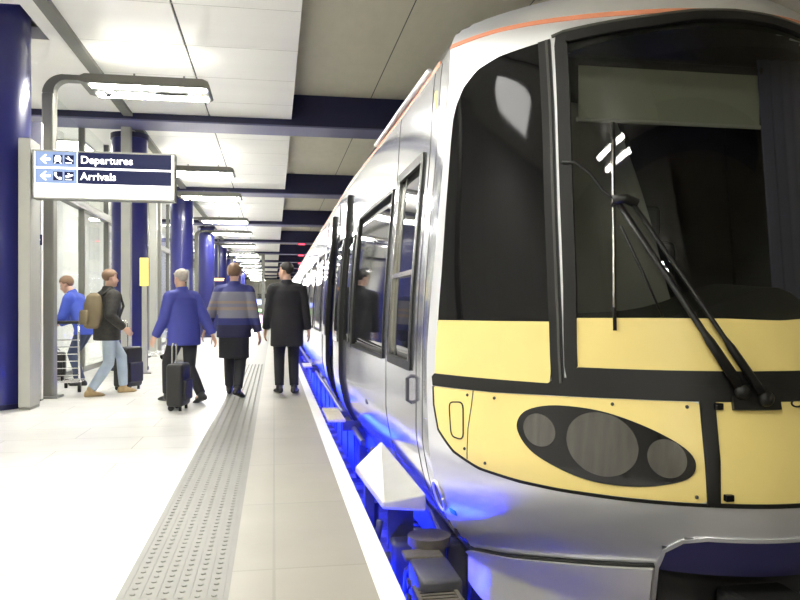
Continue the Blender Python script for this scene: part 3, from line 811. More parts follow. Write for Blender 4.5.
# dark ceramic border inside the top of the glass
patch('top_border', 'bezel', [(-.437,2.40)] + [(-.44,2.478)] + ws_top[1:-1] + [(.44,2.478),(.437,2.40),(.30,2.445),(.15,2.47),(0,2.475),(-.15,2.47),(-.30,2.445)], ws, -.010, .002, 60, 6)
# orange stripe round the roof line
st = [(-.999,2.59),(-.92,2.592),(-.85,2.592),(-.74,2.598),(-.633,2.602),(-.52,2.594),(-.409,2.580),(-.25,2.563),(-.094,2.556),(.094,2.556),(.25,2.563),(.409,2.58),(.52,2.594),(.633,2.602),(.74,2.598),(.85,2.592),(.92,2.592),(.999,2.59)]
ribbon('roof_stripe', 'orange', lerp_path(st, 5), tr, .030, .003, .006)
ribbon('roof_stripe', 'orange', [(4.1+.4*k, 2.585) for k in range(53)], tr, .030, .003, .006, P=sidep)

# ---- wiper
wb = patch('wiper_base', 'black', [(-.105,.775),(-.105,.83),(-.01,.83),(-.01,.775)], tr, .035, .05, 10, 4)
a0, a1 = nose(-.088, .85, .05), nose(-.045, .82, .05); b0, b1 = nose(-.306, 1.655, .085), nose(-.278, 1.65, .085)
for a, b, r0, r1 in ((a0, b0, .024, .014), (a1, b1, .020, .010)):
    MB().tube([a, a.lerp(b, .25), a.lerp(b, .3), b], [r0, r0*.85, r1, r1], 10).build('wiper_arm', 'black', wb, smooth=True)
for a in (a0, a1): MB().ell(a, .034, .03, .034, 14, 8).build('pivot', 'black', wb, smooth=True)
MB().tube([b0+Vector((-.02,0,.005)), b0.lerp(b1,.5)+Vector((0,-.01,.01)), b1+Vector((.025,0,-.01))], .022, 10).build('wiper_head', 'black', wb, smooth=True)
MB().tube([nose(-.317, z, .022) for z in (2.03,1.9,1.75,1.6,1.4,1.25,1.10)], .0085, 8).build('wiper_blade', 'black', wb, smooth=True)
MB().tube([nose(-.317, z, .034) for z in (1.95,1.75,1.65,1.5,1.3,1.2)], .006, 8).build('blade_spine', 'chrome', wb, smooth=True)
MB().tube([nose(-.317, 1.65, .03), b0], .012, 8).build('blade_link', 'black', wb)
MB().tube([nose(-.433,1.87,.02), nose(-.40,1.86,.03), nose(-.365,1.80,.04), nose(-.335,1.71,.06), b0], .006, 8).build('washer_hose', 'black', wb, smooth=True)
MB().tube([nose(-.30,1.55,.06), nose(-.26,1.35,.05), nose(-.225,1.16,.03)], .005, 8).build('washer_hose', 'black', wb, smooth=True)
c = nose(.015, .80, .05); MB().tube([c+Vector((math.cos(2*PI*k/14)*.026+.01, 0, math.sin(2*PI*k/14)*.016)) for k in range(15)], .004, 6).build('ring_pull', 'black', wb)

# ---- coupler recess
cp = patch('coupler_cover', 'darkblue', [(-.262,.088)] + CPL[1:-1] + [(.262,.088)], tr, .004, .02, 60, 10)
ribbon('recess_rim', 'silver', lerp_path([(-.263,-.17)] + CPL[1:-1] + [(.263,-.17)], 5), tr, .016, .008, .05)
Gp = []
for a, b in ((-.262,-.199),(-.262,.0),(-.262,.09),(-.13,.09),(0,.09),(.13,.09),(.262,.09),(.262,.0),(.262,-.199)):
    p0 = nose(a, b, .0); p1 = nose(a, b, -.20); Gp.append([p0, p0.lerp(p1, .5), p1])
MB().grid(Gp).build('recess_lining', 'cabdark', cp, smooth=True, angle=40)
MB().bbox(XC-.40, XC+.40, 3.05, 3.3, -.45, .08, .02).build('coupler_box', 'cabdark', cp)
k_ = MB().bbox(XC-.16, XC+.16, 2.70, 3.0, -.36, -.02, .03); k_.build('coupler', 'cabdark', cp)
MB().tube([(XC, 2.62, -.16), (XC, 2.72, -.16)], [.06, .11], 20).build('coupler_cone', 'bezel', cp, smooth=True, angle=40)

# ---- cab interior
zz_ = [.3+.1*k for k in range(25)]
inr = MB().poly([sidep(4.95, z, -.012) for z in zz_] + [sidep(4.95, z, -.012, 1) for z in reversed(zz_)], (0, .05, 0)).build('cab_bulkhead', 'cabdark', tr)
MB().box(XC-1.15, XC+1.15, 3.95, 5.0, .3, .34).build('cab_floor', 'cabdark', tr)
MB().box(XC-1.0, XC+1.0, 3.8, 5.0, 2.56, 2.58).build('cab_ceiling', 'cabdark', tr)
d = MB()
Gd = []
for i in range(21):
    x = XC-1.0+2.0*i/20; u = (x-XC)/1.2; y0 = 2.99+.95*u*u; hgt = 1.14 + .16*math.exp(-((x-XC-.25)/.36)**2)
    Gd.append([(x, y0+.02, .5), (x, y0+.02, 1.02), (x, y0+.14, hgt), (x, y0+.55, hgt+.03), (x, y0+.62, .95), (x, y0+.62, .5)])
d.grid(Gd).build('control_desk', 'cabdark', tr, smooth=True, angle=40)
bl = MB().box(XC-.60, XC+.38, 3.44, 3.452, 2.13, 2.40); bl = bl.build('sun_blind', 'blind', tr)
MB().tube([(XC-.61, 3.446, 2.13), (XC+.39, 3.446, 2.13)], .011, 8).build('blind_bar', 'cabgrey', bl)
MB().tube([(XC-.61, 3.446, 2.415), (XC+.39, 3.446, 2.415)], .022, 10).build('blind_roller', 'cabdark', bl)
Gc = []
for i in range(13):
    t = i/12; z = 1.15+1.2*t
    xr = 2.33 - .42*t**.75 + .06*math.sin(PI*t)
    Gc.append([(1.30, 3.80, z), (1.5, 3.88, z), (1.5+(xr-1.5)*.6, 3.95, z), (xr, 3.99, z), (xr+.01, 4.04, z), (1.3, 4.06, z)])
MB().grid(Gc, close=True).build('cab_grey_panel', 'cabgrey', tr, smooth=True, angle=40)  # plain curved grey panel giving the pale shape behind the windscreen
Gc = [[(2.54+.02*k - .10*(j/10), 3.42 + .02*math.sin(k*2.2), 1.15+1.32*j/10) for k in range(24)] for j in range(11)]
MB().grid(Gc).build('side_curtain', 'curtain', tr, smooth=True, solid=-.01)
seat = MB().bbox(2.02, 2.48, 4.25, 4.37, .9, 1.62, .05, 3).build('driver_seat', 'cabdark', tr)
MB().bbox(2.12, 2.38, 4.26, 4.35, 1.64, 1.84, .04, 3).build('headrest', 'cabdark', seat)

# ---- side of the leading car
def svert(name, m, Y, z0, z1, w=.010, parent=None, o=.002, lean=0.0):
    P = [(Y, z0+(z1-z0)*k/30) for k in range(31)]
    return ribbon(name, m, P, parent or tr, w, o, .006, P=sidep)
svert('body_seam', 'gap', 4.20, -.12, 2.56, .010); svert('body_seam', 'gap', 4.02, -.1, 2.56, .008); svert('door_seam', 'gap', 5.27, -.1, 2.56, .010)
ribbon('warning_label', 'ysign', [(4.12, 2.33+.02*k) for k in range(6)], tr, .05, .003, .005, P=sidep)
ribbon('green_label', mat('green_label', (.06, .35, .18), .5), [(4.12-.0*k, .10+.008*k) for k in range(4)], tr, .08, .003, .005, P=sidep) if False else None
cg = ribbon('green_label', mat('green_label', (.05, .33, .17), .5), [(-.86+.006*k, .13-.001*k) for k in range(8)], tr, .035, .003, .005)
def side_window(y0, y1, z0, z1, name, parent=None, fw=.045, deep=.02, split=None):
    f = thing_part = ribbon(name, 'black', lerp_path([(y0,z0),(y0,z1),(y1,z1),(y1,z0),(y0,z0)], 14)[:-1], parent or tr, fw, .012, .03, closed=True, P=sidep)
    Gp = [[sidep(y0+(y1-y0)*i/14, z0+(z1-z0)*j/12, -deep) for j in range(13)] for i in range(15)]
    MB().grid(Gp).build('pane', 'dglass', f, smooth=True, solid=-.006)
    return f
cw = side_window(4.36, 5.15, .85, 2.11, 'cab_window', fw=.055)
ribbon('window_rail', 'chrome', lerp_path([(4.38,1.42),(5.13,1.42)], 8), cw, .03, .010, .03, P=sidep)
ribbon('window_channel', 'chrome', lerp_path([(4.40,.87),(4.40,2.09)], 14), cw, .012, .012, .03, P=sidep)
ribbon('window_channel', 'chrome', lerp_path([(5.11,.87),(5.11,2.09)], 14), cw, .016, .012, .03, P=sidep)
pw = side_window(5.38, 7.13, .84, 2.07, 'passenger_window', fw=.03, deep=.012)
for y in (11.75, 14.0, 16.25, 18.5): side_window(y, y+1.5, .84, 2.07, 'passenger_window', fw=.03, deep=-.004)
MB().tube([sidep(4.31, .64, .0), sidep(4.31, .655, .03), sidep(4.31, .785, .03), sidep(4.31, .80, .0)], .012, 8).build('door_handle', 'under', tr)
c = sidep(6.3, .35, 0); MB().bbox(c.x-.012, c.x+.01, c.y-.05, c.y+.05, .38, .52, .004).build('lock_cover', 'under', tr)
def door_leaf(y0, y1, proud, name='door_leaf', parent=None, w0=.83, w1=1.97):
    z = [-.02+.0815*k for k in range(31)]; pr0 = proud; proud = pr0-.02
    Ga = [[sidep(y, q_, proud) for q_ in z] for y in (y0+.012, (y0+y1)/2, y1-.012)]
    Gb = [[sidep(y, q_, proud-.045) for q_ in z] for y in (y0+.012, (y0+y1)/2, y1-.012)]
    mb = MB().grid(Ga).grid(Gb); n = len(z)
    for k in range(n-1):
        mb.f += [(k, k+1, 3*n+k+1, 3*n+k), (2*n+k, 2*n+k+1, 5*n+k+1, 5*n+k)]
    l = mb.build(name, 'silver_side', parent or tr, smooth=True, angle=40)
    for y in (y0, y1):
        MB().grid([[sidep(y-.012, q_, proud+.006) for q_ in z], [sidep(y+.012, q_, proud+.006) for q_ in z], [sidep(y+.012, q_, proud-.05) for q_ in z], [sidep(y-.012, q_, proud-.05) for q_ in z], [sidep(y-.012, q_, proud+.006) for q_ in z]]).build('edge_seal', 'black', l, smooth=True, angle=40)
    Gw = [[sidep(y0+.08+(y1-y0-.16)*i/4, w0+(w1-w0)*j/10, proud+.003) for j in range(11)] for i in range(5)]
    MB().grid(Gw).build('door_glass', 'dglass', l, smooth=True, solid=-.004)
    return l
door_leaf(8.00, 8.80, .055); door_leaf(9.92, 10.72, .055)
svert('pocket_seal', 'black', 7.30, .80, 2.0, .10); 
Gw = [[sidep(7.36+.5*i/3, .86+1.08*j/10, .004) for j in range(11)] for i in range(4)]
MB().grid(Gw).build('pocket_window', 'dglass', tr, smooth=True, solid=-.004)
MB().box(XC-1.2, XC-.3, 8.8, 9.95, .0, .03).build('vestibule_floor', 'under', tr)
MB().box(XC-.3, XC-.26, 8.0, 10.8, .0, 2.3).build('vestibule_wall', 'cabgrey', tr)
def step(x0, y0, x1, y1):
    s_ = MB().bbox(x0, x1, y0, y1, -.03, .0, .006).build('door_step', 'step', tr)
    m2 = MB().box(x0+.01, x1-.01, y0+.03, y1-.03, -.001, .0015)
    for k in range(5): m2.box(x0+.02, x1-.02, y0+.08+k*(y1-y0-.16)/4-.008, y0+.08+k*(y1-y0-.16)/4+.008, .0, .004)
    m2.build('tread_rib', 'step', s_)
    for yb in (y0+.1, y1-.16): MB().box(x1-.02, x1+.16, yb, yb+.06, -.14, -.03).build('bracket', 'under', s_)
step(.57, 7.95, .76, 8.95); step(.60, 15.3, .78, 16.3)
for y in (20.3, 21.15): door_leaf(y, y+.8, .03)

# ---- coaches further along the platform
def coach(y0, dx, L=22.5):
    z = [-.1+.08*k for k in range(34)] + [2.66,2.76,2.85,2.93,2.99,3.02]
    Yc = [y0, y0+L/2, y0+L]
    def pl(Y, q_, o=0, sg=-1): return Vector((XC+dx+sg*(1.34-off(q_)+o), Y, q_))
    mb = MB().grid([[pl(Y, q_) for q_ in z] + [pl(Y, q_, 0, 1) for q_ in reversed(z)] for Y in Yc]); c = mb.build('coach_body', 'silver_side', tr, smooth=True)
    MB().box(XC+dx-1.25, XC+dx+1.25, y0, y0+.04, -.1, 2.6).build('end_wall', 'bulk', c)
    for k in range(7):
        y = y0 + 1.2 + k*3.0
        if k in (2, 5):
            for e in (0, .82):
                Ga = [[pl(y+e+.02+.76*i, q_, .03) for q_ in z[:32]] for i in (0, 1)]
                l = MB().grid(Ga).build('door_leaf', 'silver_side', c, smooth=True, solid=-.04)
                MB().grid([[pl(y+e+.10+.6*i, .83+1.1*j/8, .034) for j in range(9)] for i in (0, 1)]).build('door_glass', 'dglass', l, smooth=True, solid=-.004)
        else: MB().grid([[pl(y+1.9*i, .83+1.22*j/8, .004) for j in range(9)] for i in (0, 1)]).build('passenger_window', 'dglass', c, smooth=True, solid=-.004)
    MB().bbox(XC+dx-1.15, XC+dx+1.15, y0+4, y0+L-4, -.75, -.1, .03).build('underframe_box', 'under', c)
    for yb in (y0+2.5, y0+L-2.5):
        for sx in (-.7525, .7525): MB().tube([(XC+dx+sx-.06, yb, -.50), (XC+dx+sx+.06, yb, -.50)], .42, 24).build('wheel', 'under', c)
    return c
coach(26.1, .03); coach(49.2, .06); 

# ---- running gear tinted by the added blue lamps
def bogie(yc):
    b = MB().bbox(XC-1.02, XC+1.02, yc-.25, yc+.25, -.62, -.32, .04).build('bogie', 'under', tr)
    for sg in (-1, 1):
        X = XC + sg*1.0
        P = [(X, yc-1.95, -.28), (X, yc-1.6, -.22), (X, yc-.8, -.24), (X, yc-.45, -.42), (X, yc+.45, -.42), (X, yc+.8, -.24), (X, yc+1.6, -.22), (X, yc+1.95, -.28)]
        Gf = []
        for i, p in enumerate(P): Gf.append([(p[0]-.08, p[1], p[2]+.09), (p[0]+.08, p[1], p[2]+.09), (p[0]+.08, p[1], p[2]-.10), (p[0]-.08, p[1], p[2]-.10)])
        mb = MB().grid(Gf, close=True); mb.f += [(0,1,2,3)]; n = len(mb.v); mb.f.append((n-1,n-2,n-3,n-4))
        mb.build('side_frame', 'under', b, bevel=.02)
        for dy in (-1.3, 1.3):
            y = yc+dy
            w = MB().tube([(XC+sg*.7525-.065, y, -.50), (XC+sg*.7525+.065, y, -.50)], .42, 36).build('wheel', 'dirty', b, smooth=True, angle=40)
            MB().bbox(X-.13, X+.13, y-.17, y+.17, -.66, -.36, .05, 3).build('axle_box', 'under', b, smooth=True, angle=50)
            MB().tube([(X+sg*.10, y, -.51), (X+sg*.17, y, -.51)], [.12, .10], 24).build('axle_cap', 'dirty', b, smooth=True, angle=40)
            for e in (-.29, .29):
                hel = [(X + .075*math.cos(t*.55), y+e+.075*math.sin(t*.55), -.62+.30*t/80) for t in range(81)]
                MB().tube(hel, .016, 8).build('coil_spring', 'under', b, smooth=True)
                MB().cyl((X, y+e), .10, -.66, -.62, 20).build('spring_seat', 'under', b, smooth=True, angle=40)
        MB().cyl((X, yc), .27, -.30, -.10, 32).build('air_spring', 'dirty', b, smooth=True, angle=40)
        MB().tube([(X-.11*1, yc+.62, -.62), (X-.11, yc+.95, -.2)], .04, 14).build('damper', 'under', b, smooth=True)
        MB().tube([(X-.11, yc-.60, -.60), (X-.11, yc-.60, -.16)], .045, 14).build('damper', 'under', b, smooth=True)
        MB().tube([(X-.09, yc-.45, -.2), (X-.12, yc-.1, -.24), (X-.10, yc+.2, -.14), (X-.05, yc+.5, -.2)], .018, 8).build('hose', 'black', b, smooth=True)
        MB().bbox(X-.07, X+.07, yc-2.05, yc-1.85, -.62, -.20, .03, 3).build('sand_box', 'under', b, smooth=True, angle=50)
        MB().tube([(X, yc-2.0, -.55), (X-.02*sg, yc-1.9, -.75), (X-.1*sg, yc-1.8, -.86)], .025, 8).build('sand_pipe', 'under', b, smooth=True)
    return b
bogie(6.35); bogie(21.5)
# gear beside the cab corner that shows above the platform edge
g = MB().bbox(.73, .95, 3.66, 4.02, -.72, -.18, .022, 2).build('equipment_case', 'under', tr, smooth=True, angle=50)
MB().cyl((.89, 4.22), .125, -.17, -.12, 32).build('case_lid', 'dirty', g, smooth=True, angle=40)
MB().cyl((.89, 4.22), .10, -.62, -.17, 32).build('reservoir', 'under', g, smooth=True, angle=40)
MB().tube([(.80, 4.02, -.2), (.74, 4.1, -.28), (.75, 4.2, -.45), (.78, 4.25, -.6)], .022, 10).build('hose', 'under', g, smooth=True)
MB().tube([(.79, 3.75, -.22), (.73, 3.78, -.32), (.74, 3.85, -.52), (.80, 3.9, -.62)], .02, 10).build('hose', 'under', g, smooth=True)
MB().tube([(.66, 5.0, -.12), (.66, 5.0, -.62)], .045, 16).build('pipe', 'under', g, smooth=True, angle=40)
MB().tube([(.66, 4.62, -.14), (.64, 4.66, -.3), (.70, 4.7, -.42), (.80, 4.72, -.44)], .022, 10).build('hose', 'under', g, smooth=True)
MB().bbox(.70, .84, 4.40, 4.56, -.58, -.22, .03, 3).build('valve_block', 'under', g, smooth=True, angle=50)
MB().tube([(.70, 4.48, -.34), (.66, 4.48, -.34)], [.05, .042], 18).build('valve_cap', 'under', g, smooth=True, angle=40)
MB().bbox(.71, .93, 4.0, 4.14, -.20, -.17, .012, 2).build('flange_plate', 'dirty', g)
for yb in (3.72, 3.96):
    MB().tube([(.735, yb, -.30), (.715, yb, -.30)], .028, 6).build('bolt', 'dirty', g)
    MB().bbox(.705, .735, yb-.03, yb+.03, -.58, -.36, .01).build('clamp', 'under', g)
mb = MB()
for k in range(6): mb.box(.70, .92, 3.50+.04*k, 3.525+.04*k, -.26, -.235)
mb.box(.70, .72, 3.48, 3.75, -.29, -.23).box(.90, .92, 3.48, 3.75, -.29, -.23)
mb.build('tread_grille', 'dirty', g)
for y0, y1, z0 in ((8.2, 10.6, -.72), (11.0, 14.0, -.66), (14.4, 17.8, -.75), (18.0, 19.3, -.6)):
    u = MB().bbox(.90, 3.26, y0, y1, z0, -.12, .04).build('underframe_box', 'under', tr)
    for k in range(3):
        yy = y0+(y1-y0)*(k+.5)/3; MB().bbox(.885, .905, yy-(y1-y0)*.13, yy+(y1-y0)*.13, z0+.08, -.2, .01).build('access_cover', 'under', u)
MB().tube([(.86, 7.2, -.12), (.86, 26, -.12)], .03, 10).build('air_pipe', 'under', tr)
# folded step fairing below the cab door
P = [(.60,4.22),(.56,5.35),(.83,5.42),(.86,4.18)]
mb = MB().add([(.62,4.25,.075),(.575,5.30,.06),(.80,5.52,.20),(.86,4.16,.135),(.62,4.25,.03),(.575,5.30,.015),(.80,5.52,.05),(.86,4.16,.03)], [(0,1,2,3),(4,7,6,5),(0,4,5,1),(1,5,6,2),(2,6,7,3),(3,7,4,0)])
sf = mb.build('cab_step', 'fair', tr, bevel=.012)
MB().box(.60, .66, 4.9, 5.0, -.45, .05).build('step_bracket', 'under', sf); MB().box(.70, .86, 4.55, 4.6, -.3, .03).build('step_bracket', 'under', sf)
# ================================================================== PEOPLE
def ik(a, b, l1, l2, pole):
    a, b, pole = Vector(a), Vector(b), Vector(pole); d = b-a; L = min(d.length, (l1+l2)*.999); dn = d.normalized()
    b = a + dn*L; x = (l1*l1-l2*l2+L*L)/(2*L); h = math.sqrt(max(0, l1*l1-x*x))
    p = (pole - dn*pole.dot(dn)).normalized()
    return a+dn*x+p*h, b
def hand(mb, wrist, direc, palm_n, s, curl=.5, side=1):
    """palm, four separate bent fingers of different length and a thumb from the side of the palm"""
    d = Vector(direc).normalized(); n = Vector(palm_n); n = (n-d*n.dot(d)).normalized(); u = d.cross(n)*side
    w = Vector(wrist)
    mb.rings([(w-d*.02*s, u*.026*s, n*.020*s), (w+d*.02*s, u*.034*s, n*.018*s), (w+d*.06*s, u*.042*s, n*.016*s), (w+d*.092*s, u*.041*s, n*.013*s)], 14)
    for k, (o, L) in enumerate(((-.031, .066), (-.0105, .076), (.0105, .072), (.031, .055))):
        p = w + d*.082*s + u*o*s; pts = [p]; dd = d.copy()
        for j, f in enumerate((.45, .31, .26)):
            a = curl*(.45, .8, .6)[j]; dd = (dd*math.cos(a) + n*math.sin(a)).normalized(); p = p + dd*L*f*s*1.15; pts.append(p)
        mb.limb(pts, [.0095*s, .009*s, .0082*s, .0072*s], 8)
    p = w + d*.025*s - u*.030*s
    a1 = (d*.65 - u*.6 + n*.35).normalized(); p2 = p + a1*.038*s; a2 = (d*.85 - u*.15 + n*.45).normalized(); p3 = p2 + a2*.032*s; p4 = p3 + (d*.8+n*.5).normalized()*.024*s
    mb.limb([p, p2, p3, p4], [.0125*s, .011*s, .0095*s, .008*s], 8)

def person(label, loc, rz, s=1.0, feet=((-.1, 0, 0), (.1, 0, 0)), hips=(0, 0, .93), lean=0, side_lean=0, hands_=None, head_yaw=0, head_pitch=0,
           jacket='coat', trousers='trdark', shoes='shoe', hair='hairdark', hem=.80, jw=1.0, longhair=False, collar=True, toes=(0, 0), heel=(0, 0), skirt=False, bald=0):
    t = thing('person', loc, label, 'person', None, rz)
    hp = Vector(hips)*s
    R = Matrix.Rotation(-lean, 3, 'X') @ Matrix.Rotation(side_lean, 3, 'Y')
    T = lambda x, y, z: hp + R @ (Vector((x, y, z-.93))*s)     # torso space -> local
    X, Y_, Z = R @ Vector((1,0,0)), R @ Vector((0,1,0)), R @ Vector((0,0,1))
    neck = T(0, -.01, 1.50); HR = Matrix.Rotation(head_yaw, 3, 'Z') @ Matrix.Rotation(-lean*.45-head_pitch, 3, 'X')
    hc = neck + HR @ (Vector((0, .025, .155))*s)
    HV = lambda x, y, z: hc + HR @ (Vector((x, y, z))*s)
    sh = [T(-.18, -.01, 1.405), T(.18, -.01, 1.405)]
    hj = [T(-.095, 0, .92), T(.095, 0, .92)]
    body = MB()
    # head: skull, face, jaw, nose, ears, neck
    body.ell(HV(0, -.012, .035), .076*s, .094*s, .088*s, 24, 14, HR)
    body.ell(HV(0, .018, -.03), .062*s, .074*s, .088*s, 24, 14, HR)
    body.ell(HV(0, .058, -.090), .034*s, .030*s, .026*s, 16, 10, HR)
    body.limb([HV(0, .085, .005), HV(0, .103, -.028), HV(0, .100, -.036)], [.009*s, .013*s, .013*s], 8)
    body.limb([HV(-.018, .086, -.062), HV(.018, .086, -.062)], [.007*s, .007*s], 8)
    for e in (-1, 1): body.ell(HV(e*.079, -.008, -.005), .012*s, .022*s, .034*s, 12, 8, HR)
    body.limb([T(0, -.02, 1.40), neck, HV(0, -.015, -.06)], [.066*s, .056*s, .055*s], 16)
    # torso
    prof = [(.86, .165, .115), (.96, .172, .118), (1.06, .15, .105), (1.18, .155, .11), (1.30, .178, .118), (1.40, .19, .105), (1.45, .15, .085), (1.49, .075, .065)]
    body.rings([(T(0, 0, z), X*a*s, Y_*b*s) for z, a, b in prof], 24)
    knees = []; ank = []
    for i, f in enumerate(feet):
        a = Vector((f[0], f[1], f[2]))*s + Vector((0, 0, .085*s)); k, a = ik(hj[i], a, .44*s, .43*s, (0, 1, .1)); knees.append(k); ank.append(a)
        body.limb([hj[i], hj[i].lerp(k, .5), k, k.lerp(a, .35), a], [.088*s, .075*s, .056*s, .056*s, .038*s], 14)
    el = []; wr = []
    hands_ = hands_ or ((-.29, .03, .84), (.29, .03, .84))
    for i, h in enumerate(hands_):
        tgt = Vector(h[:3])*s; e, w = ik(sh[i], tgt, .30*s, .265*s, (-.25 if i == 0 else .25, -1, -.1)); el.append(e); wr.append(w)
        body.limb([sh[i], sh[i].lerp(e, .5), e, e.lerp(w, .4), w], [.052*s, .045*s, .036*s, .036*s, .025*s], 12)
        d = (w-e).normalized(); hand(body, w, d, Vector((1 if i == 0 else -1, .25, 0)), s, h[3] if len(h) > 3 else .55, 1 if i == 0 else -1)
    for i in (0, 1):
        fd = Vector((math.sin(toes[i]), math.cos(toes[i]), 0)); body.limb([ank[i]-fd*.03*s-Vector((0,0,.035*s)), ank[i]+fd*.1*s-Vector((0,0,.045*s))], [.034*s, .028*s], 10)
    body.build('body', 'skin', t, local=True, remesh=.0065*s)
    # face details
    for e in (-1, 1): MB().ell(HV(e*.031, .078, .012), .011*s, .008*s, .007*s, 10, 8, HR).build('eye', 'eye', t, local=True, smooth=True)
    mm = MB().limb([HV(-.024, .090, -.062), HV(0, .094, -.060), HV(.024, .090, -.062)], [.004*s, .006*s, .004*s], 8); mm.build('mouth', mat('lips', (.42, .18, .15), .5), t, local=True, smooth=True)
    # hair: cap over skull and nape, open at the face
    hb = MB(); n, m = 28, 18; c = (0, -.020, .040)
    rows = []
    for i in range(m+1):
        th = PI*i/m*.86; row = []
        for k in range(n):
            a = 2*PI*k/n; x, y, z = math.sin(th)*math.cos(a), math.sin(th)*math.sin(a), math.cos(th)
            front = max(0, y)
            lim = .60 + .0*x - .95*max(0, y+.15) ; 
            rr = 1.0 + .02*math.sin(9*a+3*th)
            zz = max(z, (.30 if y > .25 else (-.25 if y > -.25 else (-1.25 if longhair else -.80))))
            if zz != z: x, y = x*.99, y*.99
            row.append(HV(c[0]+x*.086*s/s*rr, c[1]+y*.104*rr, c[2]+zz*.094*rr))
        rows.append(row)
    hb.grid(rows, close=True); hb.build('hair', hair, t, local=True, smooth=True, solid=.008*s)
    # trousers
    tr_ = MB()
    tr_.rings([(T(0, 0, z), X*a*s, Y_*b*s) for z, a, b in [(.83, .155, .12), (.88, .175, .13), (.96, .178, .125), (1.02, .165, .115)]], 24)
    for i in (0, 1):
        k, a = knees[i], ank[i]; lo = a + (k-a).normalized()*.02*s
        tr_.tube([hj[i]+Vector((0,0,.02*s)), hj[i].lerp(k, .5), k, k.lerp(a, .5), lo], [.102*s, .092*s, .076*s, .070*s, .062*s], 18)
        tr_.ell(hj[i], .105*s, .105*s, .1*s)
    if skirt: tr_.rings([(T(0, 0, .98), X*.185*s, Y_*.14*s), (hp+Vector((0,0,-.10*s)), Vector((.20*s,0,0)), Vector((0,.155*s,0))), (hp+Vector((0,0,-.40*s)), Vector((.20*s,0,0)), Vector((0,.16*s,0)))], 24)
    tr_.build('trousers', trousers, t, local=True, remesh=.013*s)
    # shoes
    for i in (0, 1):
        a = ank[i]; fd = Vector((math.sin(toes[i]), math.cos(toes[i]), 0)); rt = Vector((fd.y, -fd.x, 0)); up = Vector((0,0,1))
        pit = heel[i]; fv = fd*math.cos(pit) - up*math.sin(pit); uv = up*math.cos(pit) + fd*math.sin(pit)
        base = a - uv*.085*s
        so = MB().rings([(base+fv*q*s+uv*zc*s, rt*w_*s, uv*hh*s) for q, w_, hh, zc in ((-.085, .018, .022, .03), (-.07, .036, .04, .045), (-.02, .040, .052, .055), (.05, .040, .040, .042), (.12, .046, .030, .031), (.17, .038, .022, .023), (.195, .014, .012, .016))], 18)
        so.limb([a-uv*.03*s, a+uv*.03*s], [.050*s, .047*s], 14)
        so.build('shoe', shoes, t, local=True, remesh=.011*s)
    # jacket: body with hem, sleeves, collar
    jk = MB(); g = .018
    hz = hem
    pr = []
    for z, a, b in [(hz, .198*jw, .150*jw), (hz+.02, .200*jw, .152*jw), (.95, .196*jw, .148*jw), (1.06, .186*jw, .140*jw), (1.18, .188*jw, .142), (1.30, .200*jw, .146), (1.39, .205*jw, .132), (1.445, .165, .108), (1.485, .09, .085), (1.515, .078, .078)]:
        c = T(0, -.004, z) if z > .9 else hp + Vector((0, 0, (z-.93)*s)) + (R @ Vector((0, 0, 0)))
        pr.append((c, (X if z > .9 else Vector((1,0,0)))*a*s, (Y_ if z > .9 else Vector((0,1,0)))*b*s))
    jk.rings(pr, 32)
    for i in (0, 1):
        e, w = el[i], wr[i]; w2 = w + (e-w).normalized()*.015*s
        jk.limb([sh[i], sh[i].lerp(e, .5), e], [.084*s*jw, .073*s*jw, .064*s*jw], 16); jk.limb([e], [.06], 8) if False else None
        jk.ell(e, .064*s*jw, .064*s*jw, .064*s*jw)
        jk.tube([e, e.lerp(w2, .5), w2], [.063*s*jw, .058*s*jw, .050*s*jw], 16)
    for i in (0, 1): jk.limb([T(0, -.012, 1.445), T((-.1, .1)[i], -.012, 1.432), sh[i]], [.075*s, .078*s, .082*s*jw], 16)
    if collar: jk.tube([T(0, -.02, 1.47), T(0, -.02, 1.545)], [.082*s, .074*s], 20)
    jk.build('jacket', jacket, t, local=True, remesh=.011*s)
    return t, T, wr, R

def fl(px, y): return fx(px, y), y
# man in the black coat, standing with his back to us and his face turned left
x, y = fl(287, 10.55)
person('person in a long black coat seen from behind at the platform edge', (x, y, 0), .05, 1.035, feet=((-.10, .03, 0), (.095, -.02, 0)), head_yaw=.95,
       hands_=((-.285, .10, .83), (.30, .02, .80)), jacket='coat', hem=.64, jw=1.12, trousers='trdark', hair='hairdark', toes=(-.25, .3))
# person with the banded jacket, walking away
x, y = fl(234, 10.35)
person('person in a navy jacket with pale grey bands walking away along the tactile strip', (x, y, 0), -.08, 1.03, feet=((-.09, .22, 0), (.085, -.30, .03)), hips=(0, 0, .905),
       lean=.05, hands_=((-.40, .10, .86), (.33, -.02, .80)), head_yaw=.1, jacket='jband', hem=.80, jw=1.14, trousers='trdark', hair='hairbrown', heel=(0, .25), toes=(-.1, .35), skirt=True)
# person in the blue jacket with the suitcase
x, y = fl(184, 9.75)
person('person in a plain blue jacket with a fair head, striding left beside the small suitcase', (x, y, 0), .75, .97, feet=((-.08, .25, 0), (.08, -.26, .02)), hips=(0, 0, .90),
       lean=.10, hands_=((-.30, .20, .86), (.34, -.22, .80)), jacket='jblue', hem=.78, jw=1.16, trousers='trdark', hair='hairgrey', heel=(0, .3), shoes='shoe')
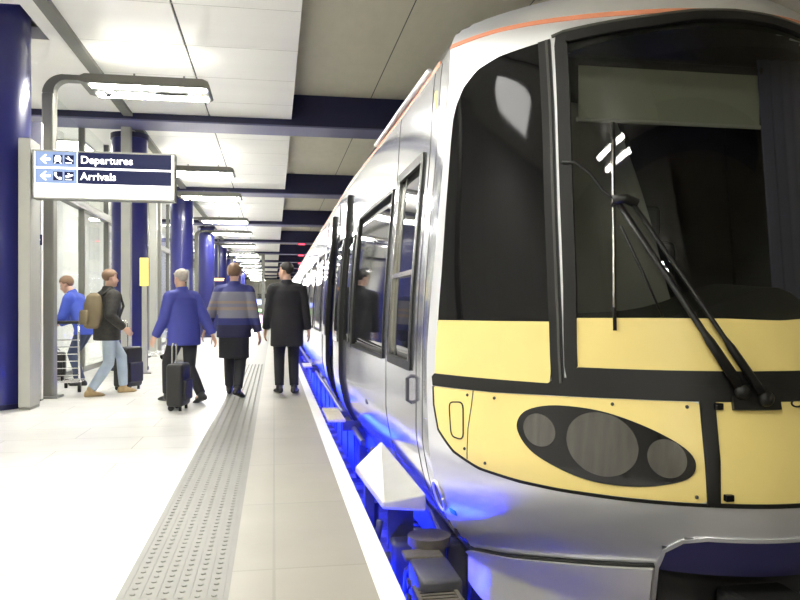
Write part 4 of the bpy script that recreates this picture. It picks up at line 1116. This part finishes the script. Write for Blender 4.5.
# person with the plaid jacket, backpack and pale jeans
x, y = fl(107, 10.75)
pt, PT, pw_, PR = person('person in a dark plaid jacket and light blue jeans carrying an olive backpack', (x, y, 0), -.95, 1.0, feet=((-.10, .28, 0), (.10, -.27, .0)), hips=(0, 0, .885),
       lean=.06, hands_=((-.30, .16, .88), (.28, .12, .92)), jacket='jdark', hem=.80, jw=1.12, trousers='jeans', hair='hairbrown', shoes='shoetan')
bp = thing('backpack', (x, y, 0), 'olive brown backpack on the back of the person in the dark plaid jacket', 'backpack', None, -.95)
mb = MB().rings([(PT(0, -.21, z), Vector((a, 0, 0)), Vector((0, b, 0))) for z, a, b in ((.95, .10, .06), (.98, .15, .10), (1.12, .165, .125), (1.28, .155, .115), (1.40, .12, .085), (1.44, .06, .04))], 20)
mb.build('pack_body', 'pack', bp, local=True, smooth=True, remesh=.012)
MB().rings([(PT(0, -.33, z), Vector((a, 0, 0)), Vector((0, b, 0))) for z, a, b in ((1.0, .09, .03), (1.03, .12, .045), (1.17, .12, .045), (1.2, .09, .03))], 16).build('front_pocket', 'pack', bp, local=True, smooth=True)
for e in (-1, 1): MB().tube([PT(e*.09, -.13, 1.40), PT(e*.12, -.04, 1.51), PT(e*.125, .10, 1.44), PT(e*.13, .155, 1.28), PT(e*.16, .08, 1.08), PT(e*.13, -.12, 1.0)], .018, 8).build('strap', 'bag', bp, local=True, smooth=True)
# person in bright blue leaning over the trolley
x, y = fl(83, 12.12)
person('person in a bright blue jacket and dark jeans leaning over the luggage trolley', (x, y, 0), PI/2-.15, 1.0, feet=((-.10, -.02, 0), (.10, .12, 0)), hips=(0, -.05, .90),
       lean=.42, hands_=((-.20, .46, .95, .9), (.20, .46, .95, .9)), head_pitch=.2, jacket='jbright', hem=.82, jw=1.16, trousers='jeansdark', hair='hairbrown')
# ================================================================== LIGHT
# added, unseen blue lamps under the edge that tint the running gear
y = 3.7; k = 0
while y < 44:
    t = thing('added_blue_lamp', (.42, y, -.56), 'added blue lamp tinting the running gear, under the platform edge, hidden below the white line', 'lamp', 'added blue lamps under the platform edge')
    MB().box(.40, .43, y, y+2.2, -.62, -.52).build('batten', 'under', t)
    MB().box(.43, .44, y+.05, y+2.15, -.61, -.53).build('diffuser', 'blue_fill', t)
    y += 2.5
w = bpy.data.worlds.new('world'); scene.world = w; w.use_nodes = True
w.node_tree.nodes['Background'].inputs[0].default_value = (.9, .95, 1, 1); w.node_tree.nodes['Background'].inputs[1].default_value = .03
